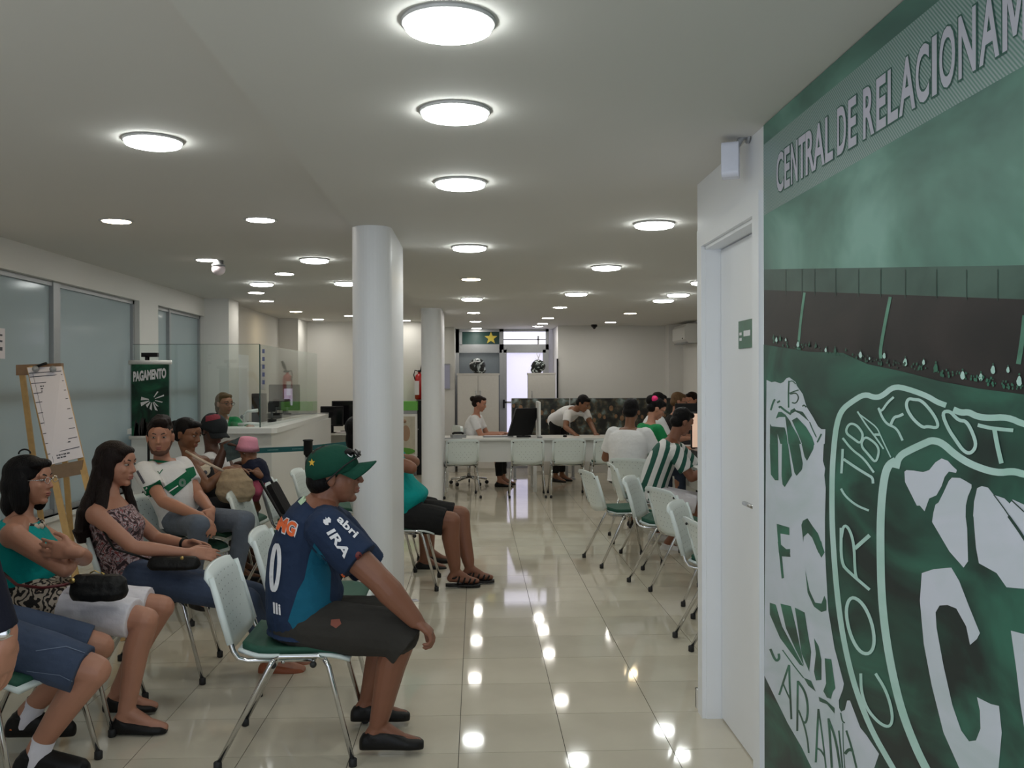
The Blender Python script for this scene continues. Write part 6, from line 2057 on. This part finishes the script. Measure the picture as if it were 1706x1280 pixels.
for p_, c_ in ((.50, (.03, .035, .03, 1)), (.56, (.10, .08, .05, 1)), (.62, (.12, .17, .16, 1))):
    e = cr.color_ramp.elements.new(p_); e.color = c_
L.new(nz.outputs[0], cr.inputs[0]); L.new(cr.outputs[0], b.inputs['Base Color']); b.inputs['Roughness'].default_value = .5
def divider(x0, x1, y, z1, lab):
    o = thing('desk_divider', lab, 'divider', (x0, y, 0), 0, 'crowd print desk dividers')
    MB().box(0, x1 - x0, 0, .03, .62, z1).build('print_panel', mc, o)
    for x_ in (.02, x1 - x0 - .06): MB().box(x_, x_ + .04, -.15, .18, 0, .02).box(x_, x_ + .04, 0, .03, .02, .62).build('leg', M['alu'], o)
    MB().box(-.012, 0, -.003, .033, .62, z1 + .005).box(0, x1 - x0, -.003, .033, z1, z1 + .008).build('edge_trim', M['alu'], o)
    m_ = MB(); rn = random.Random(int(x0 * 100))
    for k in range(int((x1 - x0) / .085)):
        xx = .04 + k * .085 + rn.uniform(-.02, .02); zz = rn.uniform(.90, z1 - .1); r = rn.uniform(.022, .036)
        m_.ell((xx, -.001, zz), V((r, 0, 0)), V((0, .002, 0)), V((0, 0, r * 1.3)), 10, 6)
    m_.build('printed_faces', mat('printed_skin', (.26, .15, .08, 1), .6, var=.5, scale=30), o)['kind'] = 'stuff'
divider(.556, 1.455, 14.6, 1.262, 'crowd print divider behind the black monitor, left of the bending man')
divider(1.475, 2.40, 14.6, 1.262, 'crowd print divider right of the bending man')
divider(2.42, 3.38, 14.6, 1.262, 'crowd print divider at the far right by the wall')
t = thing('desk_partition', 'white slim partition standing on the long desk beside the monitor', 'partition', (.855, 12.82, .75))
MB().box(0, .03, 0, .62, 0, .50).build('panel', M['white'], t, bev=.006)
MB().box(-.02, .05, 0.0, .05, 0, .02).build('foot', M['grey'], t)
# big tilted screen on the desk
t = thing('computer_screen', 'large black screen seen from behind, tilted, on the long desk', 'monitor', (.66, 13.1, .75))
a_ = V((.17, .10, 0)); u_ = V((.06, .05, .19))
MB().bbox((0, 0, .215), a_, u_, V((-.01, .02, .0)) * .8, .015).build('housing', M['black'], t)
MB().bbox((-.012, .022, .215), a_ * .96, u_ * .96, V((-.01, .02, .0)) * .05).build('display', M['grey'], t)
MB().bbox((.0, .0, .01), V((.10, 0, 0)), V((0, .08, 0)), Zv * .01, .02).tube([(0, 0, 0), (-.01, .02, .10)], .02).build('stand', M['black'], t)
t = thing('desk_telephone', 'dark desk telephone at the left end of the long desk', 'telephone', (-.26, 13.05, .75), .2)
MB().bbox((0, 0, .02), V((.10, 0, 0)), V((0, .09, 0)), Zv * .02, .02).build('body', M['grey'], t)
MB().tube([(-.08, .02, .05), (-.05, .02, .065), (.05, .02, .065), (.08, .02, .05)], .016).build('handset', M['black'], t)
t = thing('keyboard', 'flat keyboard before the woman in the white polo', 'keyboard', (.30, 13.1, .75), .1)
MB().bbox((0, 0, .01), V((.21, 0, 0)), V((0, .075, 0)), Zv * .01, .012).build('body', M['grey'], t)
mb = MB()
for i in range(14):
    for j in range(4): mb.box(-.19 + i * .027, -.168 + i * .027, -.06 + j * .03, -.035 + j * .03, .02, .025)
mb.build('key', M['paper'], t)['kind'] = 'stuff'
t = thing('computer_mouse', 'black mouse on the long desk beside the bending man', 'mouse', (1.24, 13.05, .75))
MB().ell((0, 0, .012), V((.03, 0, 0)), V((0, .05, 0)), V((0, 0, .022))).build('shell', M['black'], t)
MB().ell((0, -.025, .032), V((.004, 0, 0)), V((0, .01, 0)), V((0, 0, .004)), 8, 6).build('wheel', M['grey'], t)
# office chair of the woman
t = thing('office_chair', 'white swivel chair of the woman at the long desk', 'chair', (-.12, 13.85, 0), 0.3)
MB().bbox((-.17, 0, .72), V((0, .23, 0)), Zv * .16, V((.02, 0, 0)), .06).build('backrest', M['plastic'], t)
MB().bbox((.02, 0, .45), V((.23, 0, 0)), V((0, .23, 0)), Zv * .03, .06).build('seat', M['pad'], t)
MB().tube([(0, 0, .1), (0, 0, .43)], .03).build('gas_column', M['chrome'], t)
for k in range(5):
    a = 2 * math.pi * k / 5; c_ = V((math.cos(a), math.sin(a), 0))
    lg = MB().tube([V((0, 0, .12)), c_ * .28 + Zv * .075], [.02, .014]).build('leg', M['chrome'], t)
    MB().lathe([(.028, -.012), (.028, .012)], c_ * .28 + Zv * .030, 12, V((-c_.y, c_.x, 0))).build('caster', M['rubber'], lg)

# ---------------- right desk row
t = thing('right_desk', 'white desk along the right side where the striped jersey leans', 'desk', (1.98, 7.75, 0))
MB().box(0, .75, 0, 3.6, .722, .75).build('worktop', M['white'], t)
MB().box(.06, .70, .02, .05, 0, .722).build('end_panel', M['white'], t)
MB().box(.06, .70, 3.55, 3.58, 0, .722).build('end_panel', M['white'], t)
MB().box(.40, .42, .05, 3.55, .35, .722).build('modesty_panel', M['white'], t)
MB().box(.02, .06, .0, .05, .0, .722).build('leg', M['alu'], t)
t = thing('desk_monitor', 'monitor with an orange lit picture on the right desk', 'monitor', (2.42, 9.3, .75), -.15)
MB().box(-.26, .26, -.02, .02, .10, .47).build('housing', M['black'], t, bev=.01)
MB().box(-.245, .245, -.025, -.02, .115, .455).build('lit_display', emit('orange_screen', (.42, .20, .10), .75), t)
MB().tube([(0, .01, 0), (0, .01, .14)], .03).lathe([(.11, 0), (.11, .012)], n=16).build('stand', M['black'], t)
t = thing('printer', 'black desktop printer below the orange monitor', 'printer', (2.28, 8.85, .75))
MB().bbox((0, 0, .06), V((.20, 0, 0)), V((0, .15, 0)), Zv * .06, .03).build('body', M['black'], t)
MB().bbox((0, -.06, .135), V((.17, 0, 0)), V((0, .02, .05)), V((0, .005, -.002)), .01).build('paper_tray', M['screen'], t)
MB().bbox((-.16, -.153, .09), V((.012, 0, 0)), Zv * .006, V((0, .003, 0))).build('button', mat('pale_green', (.4, .6, .35, 1), .5), t)
t = thing('all_in_one', 'black monitor back behind the orange screen on the right desk', 'monitor', (2.62, 10.9, .75))
MB().box(-.28, .28, -.02, .02, .16, .52).build('housing', M['black'], t, bev=.01)
MB().tube([(0, .01, 0), (0, .01, .2)], .03).lathe([(.11, 0), (.11, .012)], n=16).build('stand', M['black'], t)

# ---------------- cabinets, helmets and things at the back wall
def cabinet(x0, x1, y0, y1, z, ndoor, lab, xhandle):
    o = thing('filing_cabinet', lab, 'cabinet', ((x0 + x1) / 2, y0, 0), 0, 'cream office cabinets')
    w_ = (x1 - x0) / 2
    MB().box(-w_, w_, .02, y1 - y0, 0, z - .03).build('body', M['cream_lam'], o)
    MB().box(-w_ - .01, w_ + .01, 0, y1 - y0, z - .03, z).build('top', M['cream_lam'], o)
    dw = 2 * w_ / ndoor
    for k in range(ndoor):
        dr = MB().box(-w_ + k * dw + .004, -w_ + (k + 1) * dw - .004, 0, .02, .06, z - .034).build('door', M['cream_lam'], o)
        hx = xhandle[k]
        MB().tube([(hx, 0, z - .42), (hx, -.03, z - .42), (hx, -.03, z - .30), (hx, 0, z - .30)], .008).build('handle', M['alu'], dr)
    if ndoor == 2: MB().lathe([(.012, 0), (.012, .012)], (.02, -.001, z - .52), 12, V((0, -1, 0))).build('lock', M['alu'], o)
M['cream_lam'] = mat('cream_laminate', (.62, .60, .56, 1), .45)
cabinet(at(762, 650, 15.75).x, at(831, 650, 15.75).x, 15.75, 16.2, 1.672, 2, 'tall cream cabinet with two doors under the star pane', (-.035, .035))
cabinet(at(880, 650, 15.2).x, at(925, 650, 15.2).x, 15.2, 15.45, 1.672, 1, 'cream cabinet with one door before the glass door', (-.16,))
def helmet(u, z, y, ang, lab, s=1.0):
    p = at(u, 610, y)
    o = thing('motorcycle_helmet', lab, 'helmet', (p.x, y, z), ang, 'helmets on the cabinets')
    MH = mr_('helmet_paint', [(.02, .02, .02, 1), (.03, .04, .04, 1), (.45, .5, .5, 1)], [.40, .50, .52], 6, .2, 1.5)
    mb = MB(); mb.ell((0, 0, .135 * s), V((.14 * s, 0, 0)), V((0, .115 * s, 0)), V((0, 0, .125 * s)), 22, 14)
    mb.rc((.03 * s, 0, .05 * s), .095 * s, (.08 * s, 0, .055 * s), .075 * s)
    h_ = mb.remeshed('shell', MH, .009, 3, V((0, 0, 0)), o, zmin=.0)
    mb = MB(); mb.ell((.028 * s, 0, .135 * s), V((.125 * s, 0, 0)), V((0, .108 * s, 0)), V((0, 0, .042 * s)), 20, 8).build('visor', M['screen'], o)
    mb = MB(); mb.tube([(-.12 * s, -.055 * s, .16 * s), (-.03 * s, -.112 * s, .20 * s), (.07 * s, -.085 * s, .20 * s)], .012).build('stripe', M['white_print'], o)
helmet(795, 1.672, 15.95, -.15, 'white, silver and black motorcycle helmet on the two-door cabinet')
helmet(897, 1.672, 15.32, 2.9, 'smaller looking helmet with green and white marks on the one-door cabinet', .85)
t = thing('figurine', 'small pale wire figurine standing behind the helmet on the cabinet', 'figurine', (at(897, 600, 15.42).x, 15.42, 1.672))
MB().tube([(0, 0, 0), (0, 0, .24), (-.03, 0, .33)], .006).tube([(0, 0, .24), (.03, 0, .32)], .006).tube([(0, 0, .2), (-.05, 0, .24)], .005).build('wire_figure', M['white'], t)
MB().lathe([(.03, 0), (.03, .01)], n=12).build('base', M['grey'], t)
t = thing('wall_rack', 'narrow clear leaflet rack on the white wall beside the back door', 'rack', (at(744, 630, 15.75).x, 15.79, 0))
z1, z0 = at(744, 607, 15.8).z, at(744, 648, 15.8).z
MB().box(-.055, .055, -.03, -.025, z0, z1).build('front', mat('lilac_acrylic', (.35, .35, .48, 1), .2), t)
for z in (z0, z1): MB().box(-.06, .06, -.035, .0, z - .008, z + .008).build('bracket', M['grey'], t)
t = thing('fire_extinguisher', 'red fire extinguisher with black hose left of the second column', 'extinguisher', (at(698, 640, 15.6).x, 15.7, 0))
zt_, zb_ = at(698, 623, 15.7).z, at(698, 666, 15.7).z
MB().lathe([(.05, zb_ - .0), (.075, zb_ + .02), (.078, zt_ - .08), (.06, zt_ - .02), (.025, zt_), (.025, zt_ + .03)], n=20).build('cylinder', mat('extinguisher_red', (.38, .012, .012, 1), .3), t)
MB().box(-.075, -.0, -.0795, -.07, zb_ + .08, zt_ - .12).build('label_plate', M['paper'], t)
MB().box(-.02, .06, -.03, .03, zt_ + .03, zt_ + .06).tube([(.02, 0, zt_ + .05), (.06, 0, zt_ + .14), (.09, 0, zt_ + .22)], [.012, .03, .02]).build('valve', M['black'], t)
MB().tube([(.0, -.03, zt_ + .04), (-.07, -.04, zt_ + .06), (-.09, -.04, zt_ - .02), (-.07, -.05, zt_ - .10)], .009).build('hose', M['black'], t)
t = thing('black_locker', 'narrow black cabinet standing under the fire extinguisher', 'cabinet', (at(700, 700, 15.4).x, 15.35, 0))
MB().box(-.07, .22, 0, .35, 0, 1.22).build('body', M['black'], t, bev=.008)
MB().lathe([(.01, 0), (.01, .02)], (-.03, 0, .75), 10, V((0, -1, 0))).build('handle', M['grey'], t)
t = thing('chest_freezer', 'white chest freezer with green lid and printed front behind the column', 'freezer', (at(682, 700, 15.3).x, 15.2, 0))
zc = lambda v: at(682, v, 15.2).z
MB().box(-.36, .13, 0, .5, zc(762), zc(690)).build('body', M['white'], t, bev=.01)
MB().box(-.37, .14, -.01, .5, zc(684), zc(669)).build('green_lid', mat('lime_lid', (.12, .40, .05, 1), .3), t)
MB().box(-.36, .13, 0, .5, zc(690), zc(684)).build('seal', M['grey'], t)
MB().box(-.33, .10, -.004, .0, zc(757), zc(694)).build('front_print', mat('cream_front_print', (.50, .47, .38, 1), .4, var=.3, scale=8), t)
MB().ell((-.12, -.004, zc(752)), V((.22, 0, 0)), V((0, .003, 0)), V((0, 0, .06))).build('grass_print', mat('grass_green_print', (.10, .32, .04, 1), .5), t)
MB().ell((-.05, -.004, zc(722)), V((.07, 0, 0)), V((0, .003, 0)), V((0, 0, .13))).sph((-.07, -.004, zc(702)), .03).build('figure_print', mat('figure_print', (.35, .22, .14, 1), .5), t)['kind'] = 'stuff'
for x in (-.33, .10):
    for y in (.04, .44): MB().tube([(x, y, .0), (x, y, zc(762))], .02).build('leg', M['grey'], t)
# air conditioner on the right wall
t = thing('air_conditioner', 'white split air conditioner high on the right back wall', 'air conditioner', (3.4, 14.1, 2.12))
MB().prism([(0, 0), (-.16, 0), (-.22, .06), (-.22, .24), (-.18, .29), (0, .29)], V((0, .45, 0)), Xv, Zv, Yv * .45).build('housing', M['white'], t)
MB().box(-.20, -.06, .04, .86, -.006, .012).build('air_flap', M['grey'], t)
MB().sph((-.222, .15, .07), .012).build('indicator', M['black'], t)
# cable cover on the niche edge and white back panel joints
MB().box(1.335, 1.36, 15.46, 15.5, .9, ZC - .55).build('trim_1', M['black'], kind='structure')

# folded buggy between the empty chairs
bo = A(478, 850, 6.99)
t = thing('pushchair', 'dark maroon and black pushchair between the empty chairs, left of the man', 'pushchair', (bo.x, bo.y, 0))
def PC(u, v, d): return A(u, v, d) - V((bo.x, bo.y, 0))
a0, a1 = PC(452, 806, 6.98), PC(503, 900, 6.98)
dd = a1 - a0; sx = V((0, .12, 0)); nn = nrm(sx.cross(dd)) * .02
MB().bbox((a0 + a1) / 2, dd / 2, sx, nn, .04).build('seat_back', cloth('black_seat_cloth', (.010, .009, .010)), t)
a2 = a1 + V((.20, 0, .03))
MB().bbox((a1 + a2) / 2, (a2 - a1) / 2, sx, Zv * .022, .03).build('seat', cloth('maroon_cloth', (.045, .010, .014)), t)
for s_ in (-1, 1):
    y_ = .14 * s_
    MB().tube([a0 + V((-.05, y_, .04)), a1 + V((.0, y_, -.02)), V((a1.x + .22, y_, .07))], .011).build('frame_tube', M['black'], t)
    MB().tube([a0 * .5 + a1 * .5 + V((0, y_, 0)), V((a0.x - .02, y_, .07))], .011).build('frame_tube', M['black'], t)
    for xx in (a1.x + .22, a0.x - .02):
        MB().lathe([(.03, -.014), (.062, -.014), (.062, .014), (.03, .014)], (xx, y_ * 1.1, .062), 18, Yv).build('wheel', M['rubber'], t)

bpy.data.scenes.remove(BENCH)
